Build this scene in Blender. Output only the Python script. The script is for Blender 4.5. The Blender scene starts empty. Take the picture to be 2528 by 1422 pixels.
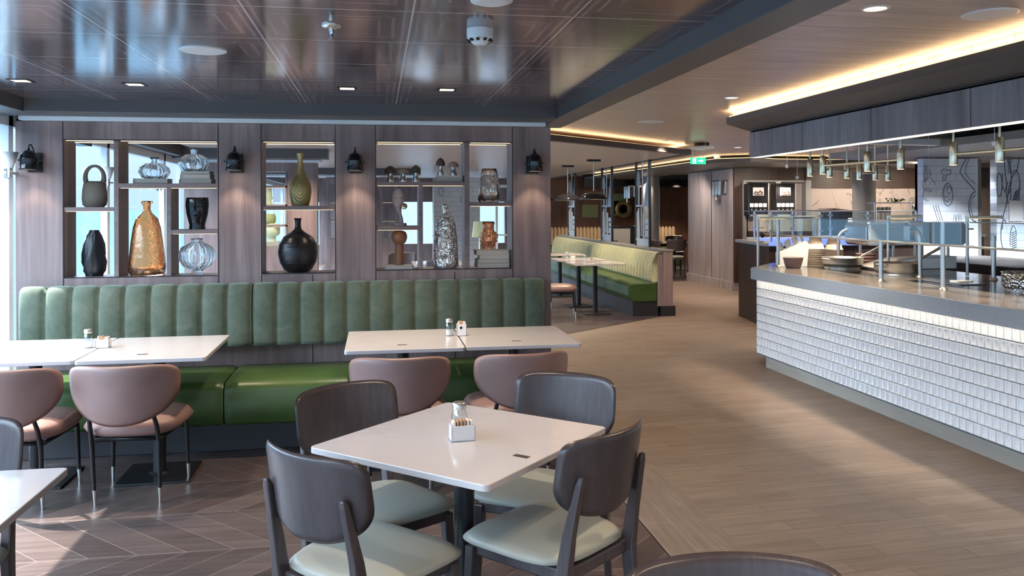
import bpy, math, random
from mathutils import Vector, Matrix, Euler
random.seed(7)
C = bpy.context.scene.collection
R = math.radians
PI = math.pi

# ---------------------------------------------------------------- camera, sky, sun, exposure
cam_d = bpy.data.cameras.new('camera'); cam = bpy.data.objects.new('camera', cam_d); C.objects.link(cam)
cam_d.sensor_width = 36.0
cam_d.lens = 2050.0 / 2528.0 * 36.0
cam_d.shift_y = -(711 - 514) / 2528.0
cam_d.clip_start = 0.05; cam_d.clip_end = 20000
cam.matrix_world = Matrix.Translation((0, 0, 1.56)) @ Matrix.Rotation(R(-9.25), 4, 'Z') @ Matrix.Rotation(R(90), 4, 'X') @ Matrix.Rotation(R(-0.2), 4, 'Z')
bpy.context.scene.camera = cam
vs = bpy.context.scene.view_settings
vs.view_transform = 'Standard'; vs.look = 'None'; vs.gamma = 1.0; vs.use_curve_mapping = False
vs.exposure = 1.22

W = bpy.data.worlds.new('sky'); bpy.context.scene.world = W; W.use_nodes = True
nt = W.node_tree; nt.nodes.clear()
out = nt.nodes.new('ShaderNodeOutputWorld'); bg = nt.nodes.new('ShaderNodeBackground')
tc = nt.nodes.new('ShaderNodeTexCoord'); sx = nt.nodes.new('ShaderNodeSeparateXYZ'); cr = nt.nodes.new('ShaderNodeValToRGB')
nt.links.new(tc.outputs['Generated'], sx.inputs[0])
nt.links.new(sx.outputs['Z'], cr.inputs[0])
e = cr.color_ramp.elements
e[0].position = 0.0; e[0].color = (0.46, 0.68, 0.92, 1)
e[1].position = 0.5; e[1].color = (0.60, 0.80, 1.0, 1)
m_ = e.new(0.08); m_.color = (0.58, 0.77, 1.0, 1)
up = nt.nodes.new('ShaderNodeMapRange')                     # hazy horizon; sky above the window view boosted to brighten the interior
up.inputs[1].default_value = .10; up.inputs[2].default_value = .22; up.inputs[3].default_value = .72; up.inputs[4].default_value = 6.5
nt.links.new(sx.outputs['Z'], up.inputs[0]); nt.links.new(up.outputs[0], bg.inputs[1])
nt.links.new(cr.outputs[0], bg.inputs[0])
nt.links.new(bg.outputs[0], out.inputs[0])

sun_d = bpy.data.lights.new('sun', 'SUN'); sun_d.energy = 9.0; sun_d.angle = R(0.6); sun_d.color = (1, 0.93, 0.84)
sun = bpy.data.objects.new('sun', sun_d); C.objects.link(sun)
sun.rotation_euler = Vector((0.6, -0.18, -1.0)).to_track_quat('-Z', 'Y').to_euler()
sun.location = (-6, 4, 8)
WARM = (1.0, 0.79, 0.58)
GLOW = 1.0          # brightness of the cove strips
SPOT = 36.0         # watts of a ceiling downlight

# ---------------------------------------------------------------- materials
def mat(name, col=(.5, .5, .5), rough=.5, metal=0., spec=.5, coat=0., emit=None, es=0., trans=0., ior=1.45, sheen=0.):
    m = bpy.data.materials.new(name); m.use_nodes = True
    b = m.node_tree.nodes['Principled BSDF']; I = b.inputs
    I['Base Color'].default_value = (*col, 1); I['Roughness'].default_value = rough; I['Metallic'].default_value = metal
    I['Specular IOR Level'].default_value = spec; I['Coat Weight'].default_value = coat; I['Coat Roughness'].default_value = .12
    I['Transmission Weight'].default_value = trans; I['IOR'].default_value = ior; I['Sheen Weight'].default_value = sheen
    if emit: I['Emission Color'].default_value = (*emit, 1); I['Emission Strength'].default_value = es
    return m
def N(m, t, **k):
    n = m.node_tree.nodes.new(t)
    for a, v in k.items(): setattr(n, a, v)
    return n
def L(m, a, b): m.node_tree.links.new(a, b)
def bsdf(m): return m.node_tree.nodes['Principled BSDF']
def mixed(m, fac, c1, c2):
    x = N(m, 'ShaderNodeMix', data_type='RGBA')
    L(m, fac, x.inputs[0])
    for i, c in ((6, c1), (7, c2)):
        if isinstance(c, tuple): x.inputs[i].default_value = (*c, 1)
        else: L(m, c, x.inputs[i])
    return x.outputs[2]
def coords(m, scale=(1, 1, 1), rot=(0, 0, 0), loc=(0, 0, 0)):
    t = N(m, 'ShaderNodeTexCoord'); p = N(m, 'ShaderNodeMapping')
    p.inputs['Scale'].default_value = scale; p.inputs['Rotation'].default_value = rot; p.inputs['Location'].default_value = loc
    L(m, t.outputs['Object'], p.inputs[0]); return p.outputs[0]
def ramp(m, src, a, b):
    r = N(m, 'ShaderNodeMapRange'); r.inputs[1].default_value = a; r.inputs[2].default_value = b
    L(m, src, r.inputs[0]); return r.outputs[0]
def noise(m, vec, scale, detail=4, rough=.6, dist=0):
    n = N(m, 'ShaderNodeTexNoise'); n.inputs['Scale'].default_value = scale; n.inputs['Detail'].default_value = detail
    n.inputs['Roughness'].default_value = rough; n.inputs['Distortion'].default_value = dist
    L(m, vec, n.inputs['Vector']); return n.outputs['Fac']
def bump(m, src, strength, dist=.01):
    b = N(m, 'ShaderNodeBump'); b.inputs['Strength'].default_value = strength; b.inputs['Distance'].default_value = dist
    L(m, src, b.inputs['Height']); L(m, b.outputs[0], bsdf(m).inputs['Normal'])
def wood(name, c1, c2, axis, rough=.45, fine=30, long=1.2, spec=.4, coat=0.):
    m = mat(name, c1, rough, spec=spec, coat=coat)
    s = [fine, fine, fine]; s[axis] = long
    v = coords(m, tuple(s))
    n1 = noise(m, v, 1.0, 5, .65, .3)
    s2 = [4, 4, 4]; s2[axis] = .5
    n2 = noise(m, coords(m, tuple(s2)), 1.0, 3, .5, 1.2)
    c = mixed(m, ramp(m, n1, .3, .7), c1, c2)
    c = mixed(m, ramp(m, n2, .35, .75), c, tuple(x * .72 for x in c1))
    L(m, c, bsdf(m).inputs['Base Color']); return m

M = {}
M['wall_wood'] = wood('walnut_panel', (.205, .145, .138), (.35, .266, .254), 2)
M['shelf_wood'] = wood('walnut_shelf', (.19, .14, .135), (.26, .20, .19), 0)
M['red_wood'] = wood('red_walnut_panel', (.13, .06, .04), (.2, .095, .06), 2)
M['fascia_wood'] = wood('grey_walnut_fascia', (.29, .255, .265), (.42, .375, .39), 2)
M['dark_wood'] = wood('dark_walnut', (.035, .022, .018), (.06, .038, .03), 2)
M['chair_wood'] = wood('stained_ash', (.055, .044, .047), (.095, .076, .078), 2, rough=.3, fine=60, spec=.5)
M['beam'] = mat('beam_grey', (.095, .09, .092), .42)
M['beam_white'] = mat('white_trim', (.75, .8, .83), .4)
M['grey'] = mat('grey_panel', (.2, .2, .2), .45)
M['soffit'] = mat('dark_soffit', (.095, .088, .085), .45)
M['black'] = mat('black_metal', (.015, .015, .017), .35, metal=.3)
M['blackgloss'] = mat('black_gloss', (.01, .01, .012), .1, spec=.6)
M['plinth'] = mat('black_plinth', (.022, .022, .026), .4)
M['steel'] = mat('brushed_steel', (.68, .65, .61), .34, metal=1)
M['mirror'] = mat('polished_steel', (.75, .74, .73), .1, metal=1)
M['brass'] = mat('brass', (.86, .77, .56), .3, metal=1)
M['gold'] = mat('gold_ceramic', (.42, .33, .14), .35, metal=.6)
M['white'] = mat('white_ceramic', (.78, .76, .76), .2)
M['whiteplastic'] = mat('white_plastic', (.8, .8, .8), .35)
M['paper'] = mat('paper', (.78, .72, .62), .7)
M['sugar'] = mat('brown_sachet', (.5, .3, .17), .7)
M['cream'] = mat('cream_bowl', (.72, .58, .44), .4)
M['bowl'] = mat('brown_speckled_bowl', (.25, .16, .15), .45)
M['book'] = mat('book_cover_taupe', (.42, .36, .32), .7)
M['book2'] = mat('book_cover_green_grey', (.27, .26, .21), .7)
M['pages'] = mat('book_pages', (.5, .46, .4), .8)
M['tan'] = mat('tan_leather', (.27, .12, .06), .45)
M['clay'] = mat('olive_clay', (.16, .135, .105), .75)
M['blackclay'] = mat('black_clay', (.012, .012, .016), .4)
M['mushcap'] = mat('mushroom_cap', (.07, .05, .04), .5)
M['mushcap2'] = mat('mushroom_cap_olive', (.06, .065, .035), .5)
M['mushcap3'] = mat('mushroom_cap_pale', (.3, .23, .19), .5)
M['pinkclay'] = mat('pinkish_clay', (.42, .34, .33), .6)
M['brick'] = None
M['concrete'] = mat('grey_stone_top', (.29, .34, .38), .14, spec=.5)
nz = noise(M['concrete'], coords(M['concrete']), 60, 3); L(M['concrete'], mixed(M['concrete'], ramp(M['concrete'], nz, .4, .7), (.42, .47, .51), (.47, .525, .57)), bsdf(M['concrete']).inputs['Base Color'])
M['polished'] = mat('polished_brown_grey', (.19, .165, .145), .13, spec=.8)
M['kick'] = wood('plinth_oak', (.50, .45, .38), (.62, .57, .48), 1, fine=14, long=2)
M['tile'] = mat('white_glazed_tile', (.88, .91, .93), .18)
M['grout'] = mat('grout', (.12, .14, .16), .8)
M['emit_warm'] = mat('led_warm', (1, .8, .5), .5, emit=(1, .62, .28), es=GLOW)
M['emit_shelf'] = mat('led_shelf', (1, .85, .6), .5, emit=(1, .70, .38), es=.9)
M['emit_white'] = mat('led_white', (1, .95, .9), .5, emit=(1, .86, .74), es=.55)
M['lamp'] = mat('lamp_face', (1, .9, .7), .5, emit=(1, .72, .42), es=3.0)
M['green_light'] = mat('exit_green', (0, .4, .15), .5, emit=(.0, .62, .2), es=1.0)
M['white_light'] = mat('exit_white', (1, 1, 1), .5, emit=(.8, 1, .85), es=1.2)
M['blue_light'] = mat('blue_led', (.1, .15, .6), .5, emit=(.10, .16, .62), es=.9)
M['screen'] = mat('screen', (.4, .36, .36), .4, emit=(.5, .42, .42), es=.16)
M['amber'] = mat('amber_glass', (.92, .56, .32), .02, trans=.97, ior=1.4)
M['orange_glass'] = mat('orange_glass', (.95, .58, .38), .03, trans=.93, ior=1.35)
M['clear'] = mat('clear_glass', (.93, .96, .97), .02, trans=.93, ior=1.42)
M['smoke'] = mat('smoked_glass', (.8, .73, .67), .02, trans=.95, ior=1.4)
M['mercury'] = mat('mercury_glass', (.9, .87, .83), .1, trans=.35, metal=.65, ior=1.5)
M['lampshade'] = mat('green_shade', (.35, .4, .28), .8, emit=(.5, .55, .35), es=.15)
M['sea'] = mat('sea_water', (.045, .078, .105), 1.0, spec=0.)
M['hedge'] = mat('olive_panel', (.25, .3, .14), .7)
for k, sc_, st in (('mercury', 17, 1.0), ('smoke', 9, .6), ('amber', 12, .3)):
    m = M[k]; bump(m, noise(m, coords(m), sc_, 2, .5, 1.5), st, .012 if k != 'mercury' else .05)

def thin_glass(name, tint, refl=1.0, op=0.0):
    m = bpy.data.materials.new(name); m.use_nodes = True; t = m.node_tree; t.nodes.clear()
    o = t.nodes.new('ShaderNodeOutputMaterial'); a = t.nodes.new('ShaderNodeBsdfTransparent'); g = t.nodes.new('ShaderNodeBsdfGlossy')
    f = t.nodes.new('ShaderNodeFresnel'); f.inputs[0].default_value = 1.45; x = t.nodes.new('ShaderNodeMixShader')
    a.inputs[0].default_value = (*tint, 1); g.inputs['Roughness'].default_value = .01
    mu = t.nodes.new('ShaderNodeMath'); mu.operation = 'MULTIPLY_ADD'; mu.inputs[1].default_value = refl; mu.inputs[2].default_value = op
    t.links.new(f.outputs[0], mu.inputs[0])
    ge = t.nodes.new('ShaderNodeNewGeometry'); iv = t.nodes.new('ShaderNodeMath'); iv.operation = 'SUBTRACT'; iv.inputs[0].default_value = 1
    t.links.new(ge.outputs['Backfacing'], iv.inputs[1]); m2 = t.nodes.new('ShaderNodeMath'); m2.operation = 'MULTIPLY'
    t.links.new(mu.outputs[0], m2.inputs[0]); t.links.new(iv.outputs[0], m2.inputs[1]); t.links.new(m2.outputs[0], x.inputs[0])
    t.links.new(a.outputs[0], x.inputs[1]); t.links.new(g.outputs[0], x.inputs[2]); t.links.new(x.outputs[0], o.inputs[0]); return m
M['pane'] = thin_glass('window_glass', (.98, .99, 1.0))
M['guard'] = thin_glass('guard_glass', (.93, .975, .98), 1.0, .05)
M['jar'] = thin_glass('jar_glass', (.9, .94, .96), 1.0, .12)

# velvet, leather, pink leather
m = M['velvet'] = mat('green_velvet', (.085, .15, .085), .75, sheen=.6)
n1 = noise(m, coords(m, (1, 1, 1)), 9, 5, .65, .8)
L(m, mixed(m, ramp(m, n1, .35, .68), (.05, .07, .046), (.092, .11, .079)), bsdf(m).inputs['Base Color'])
bsdf(m).inputs['Sheen Tint'].default_value = (.6, .8, .65, 1)
m = M['stripe_velvet'] = mat('pale_green_velvet', (.3, .32, .16), .8, sheen=.3)
n1 = noise(m, coords(m, (1, 1, .4)), 22, 4)
L(m, mixed(m, ramp(m, n1, .35, .65), (.24, .27, .15), (.36, .36, .2)), bsdf(m).inputs['Base Color'])
m = M['green_leather'] = mat('green_leather', (.05, .135, .025), .36, spec=.5)
n1 = noise(m, coords(m), 3, 3); L(m, mixed(m, ramp(m, n1, .3, .7), (.032, .068, .016), (.052, .095, .025)), bsdf(m).inputs['Base Color'])
m = M['pink'] = mat('dusty_pink_leather', (.25, .15, .13), .42)
n1 = noise(m, coords(m), 5, 4); L(m, mixed(m, ramp(m, n1, .3, .7), (.225, .135, .117), (.275, .168, .148)), bsdf(m).inputs['Base Color'])
m = M['sage'] = mat('sage_grey_leather', (.33, .335, .29), .45)
m = M['quartz'] = mat('white_quartz', (.66, .62, .61), .12, spec=.5)
v = coords(m, (1, 1, 1)); n1 = noise(m, v, 3.0, 6, .6, 2.5)
L(m, mixed(m, ramp(m, n1, .47, .5), mixed(m, ramp(m, noise(m, v, 2, 2), .3, .7), (.55, .52, .52), (.51, .48, .485)), (.545, .515, .515)), bsdf(m).inputs['Base Color'])
m = M['marble'] = mat('taupe_marble', (.26, .22, .2), .22)
n1 = noise(m, coords(m, (1.2, 1, .6), (0, R(35), 0)), 1.3, 5, .55, 1.2)
mm = N(m, 'ShaderNodeMath', operation='SUBTRACT'); mm.inputs[1].default_value = .5; L(m, n1, mm.inputs[0])
ab = N(m, 'ShaderNodeMath', operation='ABSOLUTE'); L(m, mm.outputs[0], ab.inputs[0])
L(m, mixed(m, ramp(m, ab.outputs[0], 0, .012), (.16, .13, .12), (.30, .255, .235)), bsdf(m).inputs['Base Color'])

# illustrated brick wall
m = M['brick'] = mat('white_brick_wall', (.7, .74, .8), .3)
bt = N(m, 'ShaderNodeTexBrick'); bt.inputs['Scale'].default_value = 1.0; bt.inputs['Brick Width'].default_value = .3; bt.inputs['Row Height'].default_value = .1
bt.inputs['Mortar Size'].default_value = .004; bt.inputs['Color1'].default_value = (.66, .72, .8, 1); bt.inputs['Color2'].default_value = (.72, .77, .84, 1); bt.inputs['Mortar'].default_value = (.42, .47, .56, 1)
L(m, coords(m, (1, 1, 1), (R(90), 0, 0)), bt.inputs['Vector']); L(m, bt.outputs['Color'], bsdf(m).inputs['Base Color'])

def planks(name, rot, length, width, cols, mortar, rough=.4, msize=.0025, grain=2):
    m = mat(name, cols[0], rough)
    v = coords(m, (1, 1, 1), (0, 0, rot))
    bt = N(m, 'ShaderNodeTexBrick'); bt.offset = .37; bt.inputs['Scale'].default_value = 1
    bt.inputs['Brick Width'].default_value = length; bt.inputs['Row Height'].default_value = width; bt.inputs['Mortar Size'].default_value = msize
    bt.inputs['Color1'].default_value = (*cols[0], 1); bt.inputs['Color2'].default_value = (*cols[1], 1); bt.inputs['Mortar'].default_value = (*mortar, 1)
    L(m, v, bt.inputs['Vector'])
    mp = N(m, 'ShaderNodeMapping'); mp.inputs['Scale'].default_value = (1.6, 16, 1); L(m, v, mp.inputs[0])
    g = noise(m, mp.outputs[0], grain, 5, .65, .6)
    mx = N(m, 'ShaderNodeMix', data_type='RGBA', blend_type='MULTIPLY'); L(m, bt.outputs['Color'], mx.inputs[6])
    L(m, mixed(m, ramp(m, g, .3, .7), (.74, .72, .7), (1.12, 1.12, 1.12)), mx.inputs[7]); mx.inputs[0].default_value = 1
    L(m, mx.outputs[2], bsdf(m).inputs['Base Color']); return m
M['floor_light'] = planks('oak_plank_floor', R(-4), .62, .12, ((.205, .155, .122), (.255, .196, .156)), (.13, .10, .083), .42, .0024)
M['floor_edge'] = planks('oak_edge_planks', R(90), .9, .13, ((.20, .155, .125), (.23, .18, .148)), (.30, .26, .23), .42, .002)
M['ceil_light'] = planks('pale_wood_ceiling', 0, 60, .305, ((.60, .50, .44), (.62, .52, .455)), (.3, .24, .2), .33, .004, 1.2)
# chevron floor: rows 0.5 m deep along X, planks alternate +-45 degrees
m = M['floor_dark'] = mat('chevron_floor', (.1, .07, .06), .3)
t = N(m, 'ShaderNodeTexCoord'); s = N(m, 'ShaderNodeSeparateXYZ'); L(m, t.outputs['Object'], s.inputs[0])
def mth(m, op, a, b=None, c=None):
    n = N(m, 'ShaderNodeMath', operation=op)
    for i, q in enumerate((a, b, c)):
        if q is None: continue
        if isinstance(q, (int, float)): n.inputs[i].default_value = q
        else: L(m, q, n.inputs[i])
    return n.outputs[0]
ys = mth(m, 'DIVIDE', mth(m, 'SUBTRACT', s.outputs['Y'], 3.97 - 50), .5)
pp = mth(m, 'PINGPONG', ys, 1.0)                  # zigzag 0..1..0
row = mth(m, 'FLOOR', ys)
xx = mth(m, 'SUBTRACT', s.outputs['X'], mth(m, 'MULTIPLY', pp, -.5))
idx = mth(m, 'DIVIDE', mth(m, 'ADD', xx, .86 + 21), .21)
fl = mth(m, 'FLOOR', idx); fr = mth(m, 'FRACT', idx)
edge = mth(m, 'MINIMUM', fr, mth(m, 'SUBTRACT', 1.0, fr))
fy = mth(m, 'FRACT', ys); edge2 = mth(m, 'MULTIPLY', mth(m, 'MINIMUM', fy, mth(m, 'SUBTRACT', 1.0, fy)), 2.4)
em = mth(m, 'MINIMUM', edge, edge2)
line = mth(m, 'LESS_THAN', em, .011)
wn = N(m, 'ShaderNodeTexWhiteNoise', noise_dimensions='2D'); cx = N(m, 'ShaderNodeCombineXYZ'); L(m, fl, cx.inputs[0]); L(m, row, cx.inputs[1]); L(m, cx.outputs[0], wn.inputs['Vector'])
base = mixed(m, wn.outputs['Value'], (.055, .04, .038), (.096, .07, .065))
par = mth(m, 'GREATER_THAN', mth(m, 'FRACT', mth(m, 'MULTIPLY', row, .5)), .25)
ga = noise(m, coords(m, (1.5, 22, 1), (0, 0, R(45))), 1.2, 5, .65, .8); gb = noise(m, coords(m, (1.5, 22, 1), (0, 0, R(-45))), 1.2, 5, .65, .8)
gm = N(m, 'ShaderNodeMix'); L(m, par, gm.inputs[0]); L(m, ga, gm.inputs[2]); L(m, gb, gm.inputs[3])
grain = mixed(m, ramp(m, gm.outputs[0], .3, .7), (.7, .7, .7), (1.25, 1.25, 1.25))
mx = N(m, 'ShaderNodeMix', data_type='RGBA', blend_type='MULTIPLY'); mx.inputs[0].default_value = 1; L(m, base, mx.inputs[6]); L(m, grain, mx.inputs[7])
L(m, mixed(m, line, mx.outputs[2], (.20, .16, .145)), bsdf(m).inputs['Base Color'])
# dark glossy ceiling panels with inlaid rectangles
m = M['ceil_dark'] = mat('dark_gloss_ceiling', (.05, .035, .036), .15, spec=1.0, coat=.5)
t = N(m, 'ShaderNodeTexCoord'); s = N(m, 'ShaderNodeSeparateXYZ'); L(m, t.outputs['Object'], s.inputs[0])
fx = mth(m, 'FRACT', mth(m, 'DIVIDE', mth(m, 'ADD', s.outputs['X'], 58.8 - .13), .588))
fy = mth(m, 'FRACT', mth(m, 'DIVIDE', mth(m, 'ADD', s.outputs['Y'], 56 - 3.54), .56))
ax = mth(m, 'ABSOLUTE', mth(m, 'SUBTRACT', fx, .5)); ay = mth(m, 'ABSOLUTE', mth(m, 'SUBTRACT', fy, .5))
lx = mth(m, 'GREATER_THAN', ax, .494); ly = mth(m, 'GREATER_THAN', ay, .493)
def ring(r, w):
    dd = mth(m, 'MAXIMUM', mth(m, 'MULTIPLY', ax, 1.0), mth(m, 'ADD', ay, .07))
    return mth(m, 'LESS_THAN', mth(m, 'ABSOLUTE', mth(m, 'SUBTRACT', dd, r)), w)
rg = mth(m, 'MAXIMUM', ring(.39, .012), ring(.30, .008))
band = mth(m, 'LESS_THAN', mth(m, 'ABSOLUTE', mth(m, 'SUBTRACT', ax, .455)), .01)
gr = noise(m, coords(m, (2, 60, 1)), 1, 4)
base = mixed(m, ramp(m, gr, .3, .7), (.06, .04, .043), (.10, .07, .074))
base = mixed(m, rg, base, (.22, .18, .185)); base = mixed(m, band, base, (.24, .19, .2))
L(m, mixed(m, mth(m, 'MAXIMUM', lx, ly), base, (.62, .58, .58)), bsdf(m).inputs['Base Color'])

# ---------------------------------------------------------------- mesh building
class B:
    def __init__(s): s.v = []; s.f = []; s.sm = []
    def add(s, vs, fs, smooth=False):
        o = len(s.v); s.v += [tuple(p) for p in vs]; s.f += [tuple(i + o for i in f) for f in fs]; s.sm += [smooth] * len(fs); return s
    def box(s, x0, x1, y0, y1, z0, z1):
        return s.add([(x0, y0, z0), (x1, y0, z0), (x1, y1, z0), (x0, y1, z0), (x0, y0, z1), (x1, y0, z1), (x1, y1, z1), (x0, y1, z1)],
                     [(0, 3, 2, 1), (4, 5, 6, 7), (0, 1, 5, 4), (1, 2, 6, 5), (2, 3, 7, 6), (3, 0, 4, 7)])
    def prism(s, poly, z0, z1, axis=2):
        n = len(poly)
        a = 0.
        for i in range(n): a += poly[i][0] * poly[(i + 1) % n][1] - poly[(i + 1) % n][0] * poly[i][1]
        if a < 0: poly = poly[::-1]
        def P(p, z): return {2: (p[0], p[1], z), 1: (p[0], -z, p[1]), 0: (z, p[0], p[1])}[axis]
        vs = [P(p, z0) for p in poly] + [P(p, z1) for p in poly]
        fs = [tuple(range(n))[::-1], tuple(range(n, 2 * n))] + [(i, (i + 1) % n, (i + 1) % n + n, i + n) for i in range(n)]
        return s.add(vs, fs)
    def lathe(s, prof, c=(0, 0, 0), seg=32, sy=1., ribs=0, rib=0., twist=0., cap=True):
        n = len(prof); vs = []
        for j, (r, z) in enumerate(prof):
            for i in range(seg):
                a = 2 * PI * i / seg
                rr = r * (1 + (rib * (abs(math.sin((a + twist * z) * ribs / 2)) - .6) if ribs else 0))
                vs.append((c[0] + rr * math.cos(a), c[1] + rr * math.sin(a) * sy, c[2] + z))
        fs = [(j * seg + i, j * seg + (i + 1) % seg, (j + 1) * seg + (i + 1) % seg, (j + 1) * seg + i) for j in range(n - 1) for i in range(seg)]
        s.add(vs, fs, True)
        if cap:
            s.add([vs[i] for i in range(seg)], [tuple(range(seg))[::-1]]); k = (n - 1) * seg
            s.add([vs[k + i] for i in range(seg)], [tuple(range(seg))])
        return s
    def tube(s, pts, r, seg=10, closed=False, cap=True):
        pts = [Vector(p) for p in pts]; n = len(pts); rs = r if isinstance(r, (list, tuple)) else [r] * n
        T = []
        for i in range(n):
            a = pts[(i - 1) % n] if (closed or i > 0) else pts[i]; b = pts[(i + 1) % n] if (closed or i < n - 1) else pts[i]
            T.append((b - a).normalized())
        u = T[0].orthogonal().normalized(); vs = []
        for i in range(n):
            u = (u - T[i] * u.dot(T[i])).normalized(); w = T[i].cross(u)
            for k in range(seg):
                a = 2 * PI * k / seg; vs.append(pts[i] + (u * math.cos(a) + w * math.sin(a)) * rs[i])
        m_ = n if closed else n - 1
        fs = [(i * seg + k, i * seg + (k + 1) % seg, ((i + 1) % n) * seg + (k + 1) % seg, ((i + 1) % n) * seg + k) for i in range(m_) for k in range(seg)]
        s.add(vs, fs, True)
        if cap and not closed:
            s.add(vs[:seg], [tuple(range(seg))[::-1]]); s.add(vs[-seg:], [tuple(range(seg))])
        return s
    def taper(s, p0, p1, w0, w1, d0=None, d1=None):      # rectangular tapered bar
        d0 = d0 or w0; d1 = d1 or w1; vs = []
        for p, w, d in ((p0, w0, d0), (p1, w1, d1)):
            for a, b in ((-1, -1), (1, -1), (1, 1), (-1, 1)): vs.append((p[0] + a * w / 2, p[1] + b * d / 2, p[2]))
        return s.add(vs, [(0, 3, 2, 1), (4, 5, 6, 7), (0, 1, 5, 4), (1, 2, 6, 5), (2, 3, 7, 6), (3, 0, 4, 7)])
    def loft(s, secs):                                    # stacked rectangles (x, y, z, w, d)
        for a, b in zip(secs, secs[1:]): pass
        vs = []
        for x, y, z, w, d in secs:
            for p, q in ((-1, -1), (1, -1), (1, 1), (-1, 1)): vs.append((x + p * w / 2, y + q * d / 2, z))
        n = len(secs)
        fs = [(0, 3, 2, 1), tuple(range(4 * n - 4, 4 * n))]
        for j in range(n - 1):
            for k in range(4): fs.append((j * 4 + k, j * 4 + (k + 1) % 4, j * 4 + 4 + (k + 1) % 4, j * 4 + 4 + k))
        return s.add(vs, fs)
    def pad(s, w, h, nt_, nb, curve, th, N_=22, place=None, rim=6, wb=1.0):
        # rounded panel; w,h half sizes in its own plane; place(x, t, off) -> world
        vs = []; n = N_ + 1
        for side in (1, -1):
            for j in range(n):
                for i in range(n):
                    a = -1 + 2 * i / N_; b = -1 + 2 * j / N_
                    r = max(abs(a), abs(b)); e_ = nt_ if b > 0 else nb
                    k = r / ((abs(a) ** e_ + abs(b) ** e_) ** (1 / e_)) if r > 1e-6 else 1
                    x = a * k; z = b * k
                    off = side * th / 2 * max(0, 1 - r ** rim) ** .5
                    ww = w * (1 + (wb - 1) * (1 - (z + 1) / 2))
                    vs.append(place(x * ww, z * h, off + curve * x * x))
        fs = []
        for sd in (0, 1):
            o = sd * n * n
            for j in range(N_):
                for i in range(N_):
                    q = (o + j * n + i, o + j * n + i + 1, o + (j + 1) * n + i + 1, o + (j + 1) * n + i)
                    fs.append(q if sd else q[::-1])
        return s.add(vs, fs, True)
    def build(s, name, m, parent=None, bevel=0, loc=None, merge=False, sub=0):
        me = bpy.data.meshes.new(name); me.from_pydata(s.v, [], s.f); me.materials.append(m)
        for p, q in zip(me.polygons, s.sm): p.use_smooth = q
        if merge:
            import bmesh
            b = bmesh.new(); b.from_mesh(me); bmesh.ops.remove_doubles(b, verts=b.verts, dist=1e-5); b.to_mesh(me); b.free()
        o = bpy.data.objects.new(name, me); C.objects.link(o)
        if parent: o.parent = parent
        if loc: o.location = loc
        if bevel:
            md = o.modifiers.new('bevel', 'BEVEL'); md.width = bevel; md.segments = 2; md.limit_method = 'ANGLE'; md.harden_normals = False
        return o
def tag(o, label, cat, group=None, kind=None):
    o['label'] = label; o['category'] = cat
    if group: o['group'] = group
    if kind: o['kind'] = kind
    return o
def thing(name, label, cat, loc=(0, 0, 0), yaw=0, group=None):
    o = bpy.data.objects.new(name, None); C.objects.link(o); o.location = loc; o.rotation_euler = (0, 0, yaw); o.empty_display_size = .1
    return tag(o, label, cat, group)
def struct(name, b, m, parent=None, bevel=0):
    o = b.build(name, m, parent, bevel)
    if not parent: o['kind'] = 'structure'
    return o
def dup(root, loc, yaw=None, label=None, group=None):
    r = root.copy(); C.objects.link(r); r.location = loc
    if yaw is not None: r.rotation_euler = (0, 0, yaw)
    if label: r['label'] = label
    if group: r['group'] = group
    for ch in list(root.children):
        c = ch.copy(); C.objects.link(c); c.parent = r
        for g in list(ch.children):
            d = g.copy(); C.objects.link(d); d.parent = c
    return r
def rrect(x0, x1, y0, y1, r, n=5):
    p = []
    for cx_, cy_, a0 in ((x1 - r, y1 - r, 0), (x0 + r, y1 - r, 90), (x0 + r, y0 + r, 180), (x1 - r, y0 + r, 270)):
        for k in range(n + 1):
            a = R(a0 + 90 * k / n); p.append((cx_ + r * math.cos(a), cy_ + r * math.sin(a)))
    return p
def spot(name, loc, watts, size=100, col=WARM, to=(0, 0, -1), parent=None, rad=.03):
    d = bpy.data.lights.new(name, 'SPOT'); d.energy = watts; d.spot_size = R(size); d.spot_blend = .7; d.color = col; d.shadow_soft_size = rad
    o = bpy.data.objects.new(name, d); C.objects.link(o); o.location = loc
    o.rotation_euler = Vector(to).to_track_quat('-Z', 'Y').to_euler()
    if parent: o.parent = parent
    return o

# ---------------------------------------------------------------- room shell
XW = -2.42                                  # window wall plane
b = B().prism([(1.29, -7), (14, -7), (14, 26), (4.3, 26), (4.3, 11.63), (2.13, 9.86), (1.29, 9.17)], -.05, 0)
struct('floor', b, M['floor_light'])
b = B().prism([(XW - .3, -7), (1.285, -7), (1.285, 9.175), (2.127, 9.866), (4.295, 11.64), (4.295, 26), (XW - .3, 26)], -.05, 0)
struct('floor_chevron', b, M['floor_dark'])
struct('floor_dark_far', B().prism([(4.295, 15.9), (6.6, 16.9), (9, 17.0), (9, 22), (4.295, 22)], -.004, .0012), M['floor_dark'])
struct('floor_border', B().prism([(1.29, -7), (1.65, -7), (1.65, 8.6), (2.5, 9.6), (2.3, 9.8), (1.29, 8.97)], -.004, .0015), M['floor_edge'])
# ceilings
struct('ceiling_dark', B().box(XW - .02, 1.24, -7, 5.66, 2.262, 2.30), M['ceil_dark'])
struct('ceiling', B().box(-2.6, 14, -7, 26, 2.42, 2.5), M['ceil_light'])
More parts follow.
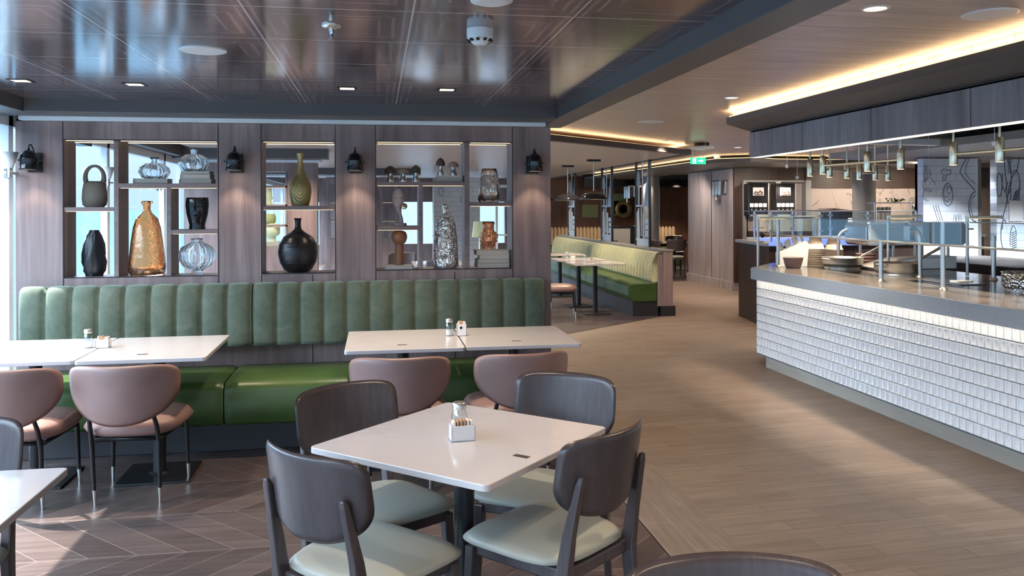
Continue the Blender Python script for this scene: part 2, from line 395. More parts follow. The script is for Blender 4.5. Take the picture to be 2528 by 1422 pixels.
# grey beams round the dark ceiling
b = B().box(1.235, 1.41, -7, 6.30, 2.18, 2.45); b.box(-2.19, 1.235, 5.64, 5.92, 2.18, 2.45); b.box(XW, -2.19, -7, 5.92, 2.18, 2.45)
struct('trim_1', b, M['beam'], bevel=.004)
struct('trim_2', B().box(-2.33, 1.215, 5.925, 6.16, 2.155, 2.2), M['beam_white'])
b = B()
for y in (10.72, 15.6): b.box(XW, -.60, y - .25, y + .1, 2.18, 2.45)
b.box(-.3, .8, 15.35, 15.7, 2.18, 2.45); b.box(XW, -2.3, 6.3, 24, 2.2, 2.45)
struct('trim_3', b, M['beam'])
b = B()
for y in (10.82, 15.7): b.box(XW, -.70, y, y + .25, 2.155, 2.2)
struct('trim_4', b, M['beam_white'])

# window wall on the left: mullions, frame, glass; windows in other walls
b = B(); ys_ = [-6.28 + 2.05 * i for i in range(15)]
ys_ = [y + .02 for y in ys_]
for y in ys_: b.box(XW - .06, XW + .0, y - .035, y + .035, .0, 2.2)
b.box(XW - .06, XW, -7, 24, 0, .08); b.box(XW - .06, XW, -7, 24, 2.12, 2.2)
struct('window_1', b, M['beam_white'], bevel=.004)
g = B().box(XW - .035, XW - .029, -7, 24, .08, 2.12)
struct('window_2', g, M['pane'])
struct('wall_left', B().box(XW - .3, XW - .0, -7.2, 24, 2.2, 2.5).box(XW - .3, XW, -7, 24, -.4, .0), M['beam'])
struct('trim_5', B().box(-2.80, XW - .3, -7.2, 24, 2.38, 2.45), M['beam_white'])       # the deck edge outside
# back wall behind the viewer, mostly windows
b = B()
for i in range(12): b.box(-2.42 + 1.3 * i, -2.34 + 1.3 * i, -7.06, -7, 0, 2.3)
b.box(-2.42, 14, -7.06, -7, 0, .5); b.box(-2.42, 14, -7.06, -7, 2.1, 2.5)
struct('window_3', b, M['beam_white'])
struct('wall_right', B().box(14, 14.1, -7, 26, 0, 2.5), M['marble'])
# far wall with red walnut and a bank of bright windows on its left
b = B().box(4.3, 9, 22, 22.2, 0, 2.45).box(9, 14, 20, 20.2, 0, 2.45)
struct('wall_far', b, M['red_wood'])
b = B().box(-2.42, 4.3, 24, 24.2, 0, .55).box(-2.42, 4.3, 24, 24.2, 1.75, 2.45)
for x in (-1.6, .1, 1.9, 3.7): b.box(x, x + .6, 24, 24.2, .55, 1.75)
struct('wall_back', b, M['wall_wood'])
struct('window_4', B().box(-2.42, 4.3, 24.05, 24.06, .55, 1.75), M['pane'])
# the sea outside
s = B().box(-9000, -3.2, -9000, 9000, -14.1, -14).build('sea', M['sea']); s['kind'] = 'structure'

# soffit over the servery with its cove
def soffit(idx, poly, z0=2.30, z1=2.36, m='grey', strip=None):
    struct('ceiling_soffit' + ('' if idx == 0 else '_%d' % idx), B().prism(poly, z0, z1), M[m], bevel=.003)
soffit(0, [(3.06, -7), (3.08, 7.0), (4.12, 8.26), (6.4, 8.4), (6.4, 8.15), (4.25, 8.02), (3.78, 7.45), (3.78, -7)], m='soffit')
struct('trim_6', B().box(3.125, 3.30, -7, 6.95, 2.36, 2.42), M['ceil_light'])
def led(name, label, pts, w, z0, z1, mt='emit_warm', cat='light strip', group=None):
    b = B()
    for (x0, y0), (x1, y1) in zip(pts, pts[1:]):
        d = Vector((x1 - x0, y1 - y0, 0)).normalized(); n = Vector((-d.y, d.x, 0)) * w / 2
        b.prism([(x0 + n.x, y0 + n.y), (x1 + n.x, y1 + n.y), (x1 - n.x, y1 - n.y), (x0 - n.x, y0 - n.y)], z0, z1)
    for (x0, y0), (x1, y1) in zip(pts, pts[1:]):
        ln = math.hypot(x1 - x0, y1 - y0)
        a = bpy.data.lights.new('cove_lamp', 'AREA'); a.shape = 'RECTANGLE'; a.size = ln; a.size_y = .03; a.energy = .8 * ln; a.color = (1, .70, .38)
        o = bpy.data.objects.new('cove_lamp', a); C.objects.link(o); o.location = ((x0 + x1) / 2, (y0 + y1) / 2, z1 + .006)
        o.rotation_euler = Euler((PI, 0, -math.atan2(y1 - y0, x1 - x0))).to_matrix().to_euler()
        o.rotation_euler = (Matrix.Rotation(math.atan2(y1 - y0, x1 - x0), 4, 'Z') @ Matrix.Rotation(PI, 4, 'X')).to_euler()
    return tag(b.build(name, M[mt]), label, cat, group)
led('cove_light', 'warm glowing cove light along the soffit over the serving counter', [(3.095, -6.5), (3.105, 6.98), (3.5, 7.46)], .014, 2.36, 2.372)
# island ceiling over the far booths
struct('ceiling_island', B().prism([(-2.2, 8.4), (1.33, 8.4), (4.19, 10.85), (4.19, 20), (-2.2, 20)], 2.30, 2.345), M['ceil_light'])
b = B().prism([(1.30, 8.36), (1.36, 8.3), (4.25, 10.82), (4.25, 20), (4.17, 20), (4.17, 10.87)], 2.285, 2.352)
struct('trim_7', b, M['beam'])
struct('trim_9', B().prism([(1.30, 8.36), (1.36, 8.44), (-2.2, 8.44), (-2.2, 8.36)], 2.285, 2.352), M['beam'])
led('cove_light', 'warm glowing cove light edging the dropped ceiling above the far booths', [(1.4, 8.44), (4.18, 10.89), (4.18, 19)], .02, 2.352, 2.366)
soffit(1, [(5.30, 21), (5.5, 12.95), (5.96, 12.6), (6.6, 12.9), (14, 13.2), (14, 14.7), (6.6, 14.7), (6.6, 21)], m='beam')
led('cove_light', 'warm cove light on the soffit round the tall wood-clad pillar', [(5.34, 20), (5.53, 12.98), (5.97, 12.66), (6.6, 12.95), (9.0, 13.05)], .02, 2.36, 2.37)
struct('wall_pillar', B().box(6.60, 14, 14.72, 17.0, .0, 2.35).box(6.57, 6.6, 14.70, 17.02, 0, .16).box(6.6, 14, 14.69, 14.72, 0, .16), M['fascia_wood'], bevel=.003)
struct('trim_8', B().box(6.595, 6.6, 15.72, 15.735, .16, 2.3).box(6.597, 6.6, 14.72, 17.0, 2.29, 2.30), M['black'])
# wall around the coffee alcove (dark), marble back wall
b = B().box(6.602, 6.78, 14.66, 14.72, .16, 2.3).box(6.78, 8.02, 14.66, 14.72, 2.06, 2.3).box(8.02, 11.5, 14.62, 14.72, 1.92, 2.3)
struct('wall_alcove', b, M['dark_wood'])
struct('wall_marble', B().box(8.09, 14, 14.64, 14.72, .0, 1.93), M['marble'])
struct('door_1', B().box(6.76, 6.82, 14.6, 14.7, 0, 2.07).box(7.98, 8.09, 14.55, 14.7, 0, 2.07).box(6.82, 7.98, 14.6, 14.7, 2.03, 2.07), M['grey'], bevel=.004)

# ---------------------------------------------------------------- the shelf partition (wall behind the green banquette)
Y0, Y1 = 5.98, 6.22
WT = 2.152
openings = [(-2.075, -1.085, 1.105, 2.028), (-.79, -.292, 1.112, 2.03), (-.004, .974, 1.125, 2.037)]
def partition(name, x0, x1, ya, yb, zt, ops, m):
    b = B(); xs = x0
    for (a, c, z0, z1) in ops:
        b.box(xs, a, ya, yb, 0, zt); b.box(a, c, ya, yb, 0, z0); b.box(a, c, ya, yb, z1, zt); xs = c
    b.box(xs, x1, ya, yb, 0, zt)
    return struct(name, b, m)
part = partition('wall_divider', -2.37, 1.262, Y0, Y1, WT, openings, M['wall_wood'])
b = B()
for x in (-2.076, -1.078, -.792, -.288, -.008, .978):
    b.box(x - .003, x + .003, Y0 - .0015, Y0 + .01, .6 if x < 99 else 0, WT)
for (a, c, z0, z1) in openings:
    b.box(a, c, Y0 - .0012, Y0 + .01, z0 - .006, z0); b.box(a, c, Y0 - .0012, Y0 + .01, z1, z1 + .006)
b.box(-.45, -.444, Y0 - .0015, Y0 + .01, .3, 1.1); b.box(.55, .556, Y0 - .0015, Y0 + .01, .3, 1.1)
b.build('panel_joint', M['black'], part)
def shelf(x0, x1, z1, t=.028, ya=Y0 + .004, yb=Y1 - .004, par=part, light=True):
    B().box(x0, x1, ya, yb, z1 - t, z1).build('shelf', M['shelf_wood'], par, bevel=.0015)
    if light:
        B().box(x0 + .01, x1 - .01, ya + .012, ya + .022, z1 - t - .002, z1 - t + .001).build('light_strip', M['emit_shelf'], par)
def upright(x0, x1, z0, z1, par=part, ya=Y0 + .004, yb=Y1 - .004):
    B().box(x0, x1, ya, yb, z0, z1).build('upright', M['shelf_wood'], par, bevel=.0015)
upright(-1.757, -1.727, 1.105, 2.028); shelf(-2.075, -1.757, 1.577)
shelf(-1.727, -1.085, 1.738, .032); upright(-1.42, -1.39, 1.105, 1.706); shelf(-1.39, -1.085, 1.420)
shelf(-.79, -.292, 1.582)
upright(.627, .663, 1.125, 2.037); shelf(.663, .974, 1.604); shelf(-.004, .627, 1.752); upright(.297, .327, 1.125, 1.724); shelf(-.004, .297, 1.435)
for a, c, z in ((-2.075, -1.757, 2.028), (-1.727, -1.085, 2.028), (-.79, -.292, 2.03), (-.004, .627, 2.037), (.663, .974, 2.037)):
    B().box(a + .01, c - .01, Y0 + .02, Y0 + .03, z - .003, z - .0005).build('light_strip', M['emit_shelf'], part)
    B().box(a + .01, c - .01, Y1 - .05, Y1 - .04, z - .004, z - .0005).build('light_strip', M['emit_shelf'], part)

# two more partitions farther back
ops2 = [(-1.93, -1.13, 1.08, 2.04)]
p2 = partition('wall_divider_far', -2.40, -.76, 11.0, 11.24, 2.155, ops2, M['wall_wood'])
for z in (1.86, 1.62, 1.36): shelf(-1.93, -1.13, z, .028, 11.004, 11.236, p2)
B().box(-1.16, -1.135, 11.004, 11.236, 1.08, 2.04).build('upright', M['shelf_wood'], p2)
p3 = partition('wall_divider_third', -.93, .42, 15.9, 16.14, 2.155, [(-.86, -.60, 1.0, 2.03), (.1, .36, 1.0, 2.03)], M['wall_wood'])
for z in (1.35, 1.7): shelf(-.86, -.60, z, .028, 15.904, 16.136, p3); shelf(.1, .36, z, .028, 15.904, 16.136, p3)

# ---------------------------------------------------------------- green banquette
def channels(x0, x1, n, zb, zt, yf, m, parent, depth=.1, amp=.032, rot=False, name='backrest'):
    """channel-tufted back: front at yf, wraps over the top."""
    per = 10; cols = n * per; prof = []
    H = zt - zb
    pts = [(.0, .02), (.0, 0.0), (-.004, .06), (-.012, .2), (-.014, .55), (-.004, .8), (.006, .9), (.02, .965), (.045, .995), (.07, 1.0), (.10, 1.0)]
    vs = []
    for i in range(cols + 1):
        f = (i % per) / per; w = abs(math.sin(PI * i / per)) ** .36
        x = x0 + (x1 - x0) * i / cols
        for k, (dy, t) in enumerate(pts):
            bl = w * amp if 0 < k < len(pts) - 1 else 0
            y = yf + dy + amp - bl; z = zb + t * H - (amp - bl) * (.5 if t > .85 else 0)
            if k == 0: y = yf + depth
            vs.append((x, y, z) if not rot else (y, x, z))
    n_ = len(pts)
    fs = []
    for i in range(cols):
        for k in range(n_ - 1):
            q = (i * n_ + k, (i + 1) * n_ + k, (i + 1) * n_ + k + 1, i * n_ + k + 1); fs.append(q if not rot else q[::-1])
    fs.append(tuple(range(n_))[::-1]); fs.append(tuple(cols * n_ + k for k in range(n_)))
    b = B().add(vs, fs, True); o = b.build(name, m, parent); return o
bq = thing('banquette', 'long green channel-tufted banquette along the wood shelf wall', 'bench', (0, 5.6, 0))
def loc(o, d=(0, -5.6, 0)): o.location = d; return o
loc(channels(-2.32, -.845, 9, .63, 1.055, 5.855, M['velvet'], bq))
loc(channels(-.84, 1.20, 13, .63, 1.055, 5.862, M['velvet'], bq))
def cushion(x0, x1, parent, y0=5.37, y1=5.955, z0=.215, z1=.487, name='seat_cushion'):
    b = B(); n = 10; prof = []
    prof = [(y1, z0), (y0 + .02, z0), (y0 + .006, z0 + .02), (y0, z0 + .12), (y0 + .004, z1 - .05), (y0 + .02, z1 - .015), (y0 + .06, z1), (y0 + .3, z1 + .006), (y1, z1)]
    vs = []; xs = [x0, x0 + .012, x0 + .05, (x0 + x1) / 2, x1 - .05, x1 - .012, x1]; ins = [.02, .006, 0, 0, 0, .006, .02]
    for x, q in zip(xs, ins):
        for (y, z) in prof: vs.append((x, y + (q if y < y1 else 0), z - q * .8 if z > .3 else z + q * .3))
    k = len(prof); fs = [tuple(range(k)), tuple(range(6 * k, 7 * k))[::-1]]
    for i in range(6):
        for j in range(k): fs.append((i * k + j, i * k + (j + 1) % k, (i + 1) * k + (j + 1) % k, (i + 1) * k + j))
    b.add(vs, fs, True); return b.build(name, M['green_leather'], parent)
for a, c in ((-2.32, -.948), (-.942, .30), (.306, 1.22)): loc(cushion(a, c, bq))
loc(B().box(-2.32, 1.2, 5.59, 5.97, 0, .215).build('plinth', M['plinth'], bq, bevel=.004))

# ---------------------------------------------------------------- tables
def make_table(name, label, w, d, loc_, yaw, base=True, group=None, marker=(.1, -.3), bw=.2):
    t = thing(name, label, 'table', loc_, yaw, group)
    B().prism(rrect(-w / 2, w / 2, -d / 2, d / 2, .02), .728, .75).build('table_top', M['quartz'], t, bevel=.003)
    B().lathe([(.037, .02), (.036, .03), (.036, .70), (.036, .727)], seg=24).build('pole', M['black'], t)
    B().box(-.15, .15, -.15, .15, .715, .728).build('top_plate', M['black'], t)
    B().box(-bw, bw, -bw, bw, 0, .012).lathe([(.06, .012), (.045, .022)], seg=24).build('base_plate', M['black'], t, bevel=.002)
    if marker:
        B().box(marker[0] - .028, marker[0] + .028, marker[1] - .012, marker[1] + .012, .7495, .7508).build('table_number_tag', M['mushcap'], t)
    return t
tc = make_table('dining_table', 'white quartz table in the foreground centre, set cornerwise between four wooden chairs', .742, .775, (.303, 2.94, 0), R(-42.5), marker=(.30, -.09))
tables = [('white quartz table against the windows at the far left end of the green banquette', -1.948, 5.175, .672, .81, None),
          ('white quartz table left of centre at the banquette, second from the windows', -1.268, 5.165, .672, .82, (-.03, -.25)),
          ('white quartz table by the banquette under the mushroom shelf, left one of the lit pair', .16, 5.20, .692, .77, (-.013, -.22)),
          ('white quartz table at the banquette end nearest the aisle, right one of the lit pair', .86, 5.215, .692, .77, (-.02, -.215))]
for lb, x, y, w, d, mk in tables:
    make_table('dining_table', lb, w, d, (x, y, 0), R(.6 if x < 0 else 0), group='tables along the green banquette', marker=mk)
make_table('dining_table', 'white quartz table cut off by the left edge of the photo in the foreground', .715, .76, (-1.315, 2.425, 0), 0, marker=None)

# ---------------------------------------------------------------- wooden chairs
def make_wood_chair():
    t = thing('dining_chair', 'x', 'chair')
    b = B()
    def pl(x, z, off): return (x, -.225 - .10 * (.60 + z - .46) / .38 * .62 + off - .034, .72 + z)
    b.pad(.228, .135, 7, 2.3, .078, .018, 24, lambda x, z, o: pl(x, z, o), rim=20)
    b.build('backrest', M['chair_wood'], t, merge=True)
    for sx in (-1, 1):
        B().loft([(sx * .175, -.27, 0, .024, .03), (sx * .178, -.225, .22, .03, .04), (sx * .18, -.205, .42, .034, .05), (sx * .178, -.225, .55, .03, .04), (sx * .17, -.262, .715, .026, .024), (sx * .169, -.268, .74, .018, .016)]).build('rear_leg', M['chair_wood'], t, bevel=.006)
        B().loft([(sx * .20, .215, 0, .024, .024), (sx * .19, .185, .33, .036, .036), (sx * .188, .18, .42, .038, .038)]).build('front_leg', M['chair_wood'], t, bevel=.005)
    B().prism([(-.17, -.205), (.17, -.205), (.195, .19), (-.195, .19)], .39, .432).build('seat_frame', M['chair_wood'], t, bevel=.006)
    b = B(); b.pad(.232, .222, 5, 3.6, 0, .062, 22, lambda x, y, o: (x * (1 + (y) * .18), y + .012, .447 + (o if o > 0 else o * .4)), rim=4)
    b.build('seat', M['sage'], t, merge=True)
    return t
wc = make_wood_chair()
def place(proto, pos, f, label, group, first):
    yaw = math.atan2(-f[0], f[1])
    if first:
        proto.location = (*pos, 0); proto.rotation_euler = (0, 0, yaw); proto['label'] = label; proto['group'] = group; return proto
    return dup(proto, (*pos, 0), yaw, label, group)
G1 = 'dark wooden chairs with sage seats'
wlist = [((-.025, 2.69), (.71, .70), 'dark wooden chair at the front left of the centre table, back to the camera'),
         ((0., 3.17), (.53, -.85), 'dark wooden chair at the rear left of the centre table, before a pink chair'),
         ((.65, 3.23), (-.58, -.82), 'wooden chair with bluish lit backrest at the rear right of the centre table'),
         ((.576, 2.78), (-.63, .77), 'dark wooden chair at the front right of the centre table, beside the aisle'),
         ((.66, 1.31), (-.12, -.99), 'wooden chair whose curved back top alone shows at the bottom edge of the photo'),
         ((-1.40, 2.80), (.0, -1.), 'wooden chair with grey lit backrest behind the table at the left edge')]
for i, (p, f, lb) in enumerate(wlist): place(wc, p, f, lb, G1, i == 0)

# ---------------------------------------------------------------- pink upholstered chairs
def make_pink():
    t = thing('upholstered_chair', 'x', 'chair')
    b = B(); b.pad(.278, .158, 4.6, 2.15, .14, .052, 24, lambda x, z, o: (x, -.37 + o - z * .12, .652 + z * (.70 if z > 0 else 1.30)), rim=3)
    b.build('backrest', M['pink'], t, merge=True)
    b = B(); b.pad(.262, .25, 3.2, 3.2, 0, .115, 24, lambda x, y, o: (x * (1 + y * .25), y - .01, .405 + o), rim=4)
    b.build('seat', M['pink'], t, merge=True)
    B().tube([(-.17, -.2, .345), (.17, -.2, .345), (.2, .19, .345), (-.2, .19, .345)], .012, closed=True, seg=8).build('seat_frame', M['black'], t)
    for sx in (-1, 1):
        l = B().tube([(sx * .165, -.21, .08), (sx * .168, -.235, .33), (sx * .165, -.27, .43), (sx * .155, -.315, .52)], [.009, .012, .012, .010]).build('rear_leg', M['black'], t)
        B().tube([(sx * .164, -.20, 0), (sx * .165, -.21, .085)], [.0075, .0105]).build('ferrule', M['steel'], l)
        l = B().tube([(sx * .207, .205, .08), (sx * .2, .19, .35)], [.0095, .014]).build('front_leg', M['black'], t)
        B().tube([(sx * .209, .21, 0), (sx * .207, .205, .085)], [.0075, .0105]).build('ferrule', M['steel'], l)
    return t
pk = make_pink()
G2 = 'dusty pink chairs facing the banquette'
plist = [((-1.885, 4.86), (0, 1), 'dusty pink upholstered chair cut by the left edge of the photo, at the end table'),
         ((-1.30, 4.87), (.03, 1), 'dusty pink upholstered chair seen whole from behind, second from the left edge'),
         ((.14, 4.85), (.07, 1), 'dusty pink chair at the middle of the banquette, behind the rear left wooden chair'),
         ((.775, 4.86), (-.13, 1), 'dusty pink chair at the banquette table nearest the aisle')]
for i, (p, f, lb) in enumerate(plist): place(pk, p, f, lb, G2, i == 0)

# ---------------------------------------------------------------- table condiments
def make_jar(loc_, label, h=.11, r=.028):
    t = thing('condiment_jar', label, 'jar', loc_, 0, 'glass shakers on the tables')
    B().lathe([(r * .85, 0), (r, .006), (r * .97, h * .6), (r * .8, h * .72), (r * .72, h * .8)], seg=20).build('jar_body', M['jar'], t)
    B().lathe([(r * .7, .005), (r * .75, h * .33)], seg=16).build('contents', M['white'], t)
    B().lathe([(r * .82, h * .79), (r * .84, h * .84), (r * .82, h * .97), (r * .7, h)], seg=20).build('lid', M['steel'], t)
    return t
def make_caddy(loc_, yaw, label, w=.075, d=.045, h=.05, hole=False):
    t = thing('sachet_caddy', label, 'caddy', loc_, yaw, 'white sachet holders on the tables')
    b = B(); th = .004
    b.box(-w / 2, w / 2, -d / 2, -d / 2 + th, 0, h).box(-w / 2, w / 2, d / 2 - th, d / 2, 0, h).box(-w / 2, -w / 2 + th, -d / 2, d / 2, 0, h).box(w / 2 - th, w / 2, -d / 2, d / 2, 0, h).box(-w / 2, w / 2, -d / 2, d / 2, 0, .004)
    b.build('holder', M['white'], t, bevel=.001)
    for k in range(6):
        x = -w / 2 + .012 + k * (w - .024) / 5; a = random.uniform(-.1, .1)
        B().box(x - .004, x + .004, -d / 2 + .006, d / 2 - .006, .008, h + .012 + .008 * random.random()).build('sachet', M['paper'] if k in (0, 4, 5) else M['sugar'], t)
    if hole: B().lathe([(.009, 0), (.009, .001)], seg=16).build('finger_hole', M['black'], t).matrix_local = Matrix.Translation((-.005, -d / 2, h * .7)) @ Matrix.Rotation(R(90), 4, 'X')
    return t
make_jar((.29, 2.975, .75), 'glass shaker with steel lid behind the sachet holder on the centre table', .115, .03)
make_caddy((.292, 2.90, .75), R(6), 'white ceramic sachet holder with sugar and napkins on the centre table', .084, .052, .054)
make_jar((-1.672, 5.205, .75), 'glass shaker on the left banquette table beside the windows')
make_caddy((-1.585, 5.195, .75), R(0), 'white sachet holder with brown sugar packets on the left banquette table')
make_jar((.452, 5.28, .75), 'glass shaker at the join of the lit pair of banquette tables')
make_caddy((.53, 5.275, .75), R(0), 'plain white holder with a round hole on the lit banquette tables', .062, .05, .075, True)

# ---------------------------------------------------------------- wall lamps
def make_sconce():
    t = thing('wall_spotlight', 'x', 'wall lamp')
    B().box(-.045, .045, -.015, 0, -.075, .055).build('wall_plate', M['black'], t, bevel=.002)
    B().tube([(0, -.012, 0), (0, -.05, 0)], .014).build('swivel', M['steel'], t)
    # bracket and head
    pts = [(-.062, -.115, 0), (-.062, -.06, 0), (-.03, -.045, 0), (.03, -.045, 0), (.062, -.06, 0), (.062, -.115, 0)]
    B().tube(pts, .006, seg=8).build('bracket', M['black'], t)
    h = B().lathe([(.056, -.062), (.058, -.058), (.055, -.05), (.054, .005), (.056, .01), (.053, .014), (.044, .042), (.026, .06), (.008, .066), (.008, .076), (.004, .08)], (0, -.115, 0), 28, cap=False).build('lamp_head', M['blackgloss'], t)
    B().lathe([(.05, -.055), (.001, -.052)], (0, -.115, 0), 24, cap=False).build('lamp_face', M['lamp'], h)
    B().tube([(0, -.115, .078), (0, -.105, .1), (0, -.075, .105), (0, -.045, .08), (0, -.012, .045)], .004, seg=8).build('cable', M['black'], t)
    d = bpy.data.lights.new('sconce_bulb', 'SPOT'); d.energy = 2; d.spot_size = R(85); d.color = WARM; d.shadow_soft_size = .03
    o = bpy.data.objects.new('bulb', d); C.objects.link(o); o.parent = t; o.location = (0, -.115, -.075)
    return t
sc = make_sconce()
sl = [(-2.245, 'black wall spotlight at the far left end of the shelf wall, beside the window'), (-.955, 'black wall spotlight between the left and middle shelf niches'),
      (-.148, 'black wall spotlight with glowing bulb between the middle and right shelf niches'), (1.125, 'black wall spotlight at the right end of the shelf wall by the aisle')]
for i, (x, lb) in enumerate(sl):
    yaw = (.9, .25, 0, -.5)[i] * 0
    if i == 0: sc.location = (x, Y0, 1.885); sc['label'] = lb; sc['group'] = 'black spotlights on the shelf wall'
    else: dup(sc, (x, Y0, 1.885), 0, lb)

# ---------------------------------------------------------------- vases and ornaments on the shelves
S = .00292                                   # metres per unit of the profiles below
YS = 6.09
def prof(l, top): return [(w * S, (top - y) * S) for (w, y) in l]
def vase(name, label, x, z, l, m, cat='vase', base=None, **k):
    base = base if base is not None else l[0][1]
    return tag(B().lathe(prof(l, base), **k).build(name, m, loc=(x, YS, z)), label, cat, 'ornaments on the wall shelves')
GO = 'ornaments on the wall shelves'
t = thing('handled_vase', 'olive clay vase with a looping handle on the upper left shelf', 'vase', (-1.912, YS, 1.577), 0, GO)
B().lathe(prof([(20, 508), (26, 503), (28, 488), (27, 470), (24, 452), (19, 447), (9, 455), (1, 457)], 508), sy=.7).build('body', M['clay'], t)
pts = [((math.cos(a)) * 20.5 * S, 0, (508 - 438 + math.sin(a) * 27) * S) for a in [R(-35 + 250 * i / 16) for i in range(17)]]
B().tube(pts, [.009 + .009 * abs(i - 8) / 8 for i in range(17)], seg=12).build('handle', M['clay'], t)
vase('twisted_vase', 'black folded vase standing in the lower left niche', -1.916, 1.105, [(17, 680), (22, 668), (25, 648), (24, 628), (21, 605), (15, 585), (10, 575), (9, 572)], M['blackclay'], ribs=5, rib=.35, twist=14, seg=60)
vase('glass_bottle', 'tall amber glass bottle between the window shelves', -1.573, 1.105, [(36, 677), (41, 668), (42, 655), (39, 630), (36, 600), (31, 565), (25, 543), (12, 530), (8, 522), (9, 512), (13, 506), (13, 501), (8, 503), (6, 520), (10, 532), (22, 546), (28, 566), (33, 600), (36, 630), (38, 655), (34, 670), (5, 672)], M['amber'], 'bottle', seg=40, cap=False)
def pumpkin(x, z, label, hw, h):
    l = [(hw * .5, 0), (hw * .8, -h * .08), (hw, -h * .42), (hw * .92, -h * .7), (hw * .55, -h * .95), (hw * .2, -h * .98), (hw * .18, -h * 1.15), (hw * .3, -h * 1.35), (hw * .27, -h * 1.35), (hw * .14, -h * 1.15), (hw * .16, -h * .95), (hw * .5, -h * .9), (hw * .85, -h * .68), (hw * .93, -h * .42), (hw * .75, -h * .12), (hw * .1, -h * .05)]
    vase('ribbed_glass_vase', label, x, z, l, M['clear'], base=0, ribs=12, rib=.14, seg=72, cap=False)
def books(x, z, specs, label_fn, ang=0, y=YS):
    for i, (w, d, h, dx, mt) in enumerate(specs):
        t = thing('book', label_fn(i), 'book', (x + dx, y, z), R(ang + random.uniform(-3, 3)), 'books on the wall shelves')
        B().box(-w / 2, w / 2, -d / 2, d / 2, 0, .003).box(-w / 2, w / 2, -d / 2, d / 2, h - .003, h).box(-w / 2, -w / 2 + .004, -d / 2, d / 2, .003, h - .003).build('cover', M[mt], t)
        B().box(-w / 2 + .004, w / 2 - .004, -d / 2 + .004, d / 2 - .004, .003, h - .003).build('pages', M['pages'], t)
        z += h
    return z
z = books(-1.53, 1.738, [(.225, .16, .034, 0, 'book2')], lambda i: 'single olive grey book under the left glass pumpkin vase')
pumpkin(-1.523, z, 'round ribbed clear glass vase standing on one single olive book', 34, 38)
z = books(-1.235, 1.738, [(.215, .16, .03, 0, 'book'), (.20, .16, .034, .0, 'book'), (.19, .16, .022, .0, 'book2')], lambda i: ['lowest taupe book of the stack of three under the right glass pumpkin', 'middle taupe book of the stack of three under the right glass pumpkin', 'topmost book of the stack of three under the right glass pumpkin'][i])
pumpkin(-1.262, z, 'round ribbed clear glass vase standing on the stack of three books', 34, 42)
vase('head_vase', 'glossy black vase shaped like a face on the small middle shelf', -1.24, 1.420, [(19, 563), (18, 552), (20, 545), (25, 525), (27, 505), (26, 492), (25, 487), (21, 488)], M['blackgloss'], seg=32, sy=.9)
hv = bpy.data.objects['head_vase']
b = B().tube([(0, -.072, .20), (-.002, -.079, .16), (.0, -.086, .13)], [.005, .007, .011]); b.tube([(-.022, -.068, .088), (0, -.078, .092), (.022, -.068, .088)], [.004, .007, .004]); b.tube([(-.045, -.058, .16), (-.025, -.07, .166), (-.01, -.072, .158)], .004); b.tube([(.045, -.058, .16), (.025, -.07, .166), (.01, -.072, .158)], .004)
b.build('facial_features', M['blackgloss'], hv)
vase('ribbed_vase', 'round ribbed smoky glass vase with a short neck in the lower niche', -1.243, 1.105, [(13, 675), (13, 671), (9, 667), (15, 665), (30, 655), (39, 640), (40, 625), (34, 610), (22, 602), (13, 598), (12, 592), (14, 589), (11, 590), (10, 598), (20, 605), (31, 613), (37, 626), (36, 640), (28, 652), (5, 662)], M['clear'], ribs=16, rib=.12, seg=96, cap=False)
vase('gold_vase', 'tall gold vase with drooping carved folds on the middle niche shelf', -.538, 1.582, [(20, 503), (24, 490), (27, 470), (26, 455), (19, 437), (10, 418), (7, 402), (6, 388), (9, 376), (10, 374), (6, 378)], M['gold'], sy=.75, seg=64)
gv = bpy.data.objects['gold_vase']
b = B()
for k in range(6):
    w = 6 + k * 4.2; yb = 452 + k * 8.5; yt = 425 + k * 4.5
    P_ = []
    for i in range(15):
        u = -1 + i / 7; x = w * u * .9; yy = yt + (yb - yt) * (1 - u * u) ** .8
        hw_ = 27 if yy > 455 else 27 - (455 - yy) * .42
        yd = -.75 * math.sqrt(max(0, hw_ ** 2 - x * x)) if abs(x) < hw_ else 0
        P_.append((x * S, yd * S, (503 - yy) * S))
    b.tube(P_, .0045, seg=6)
b.build('carved_folds', M['gold'], gv)
m = M['ribbed_black'] = mat('ribbed_black_ceramic', (.014, .013, .015), .3)
bump(m, noise(m, coords(m, (2, 2, 90)), 1.0, 2), .6, .004)
vase('round_vase', 'large round black ribbed vase with a narrow neck in the middle niche', -.556, 1.112, [(22, 669), (33, 664), (44, 645), (48, 622), (45, 600), (34, 583), (18, 573), (9, 565), (7, 555), (7, 548), (9, 538), (7, 539)], M['ribbed_black'], ribs=0, seg=48)
def mushroom(x, z, m, label, w=15, h=38, flat=.45):
    t = thing('mushroom_ornament', label, 'ornament', (x, YS, z), 0, 'mushroom ornaments on the top shelf')
    s_ = h / 40
    B().lathe([(9.5 * S, 0), (9.5 * S, .012), (7 * S, 12 * S * s_), (5 * S, 22 * S * s_), (5.5 * S, 26 * S * s_)], seg=24).build('stem', M['mirror'], t)
    B().lathe([(5 * S, 24 * S * s_), (w * .8 * S, 23 * S * s_), (w * S, 25 * S * s_), (w * .9 * S, (25 + 8 * flat * 2) * S * s_), (w * .5 * S, (25 + 15 * flat * 2) * S * s_), (.5 * S, (25 + 18 * flat * 2) * S * s_)], seg=24).build('cap', M[m], t)
mushroom(.098, 1.752, 'mushcap', 'dark pointed-cap mushroom ornament, leftmost on the top shelf', 15.5, 38, .5)
mushroom(.189, 1.752, 'mushcap3', 'flat brown-cap mushroom ornament, second from left on the shelf', 15.5, 36, .36)
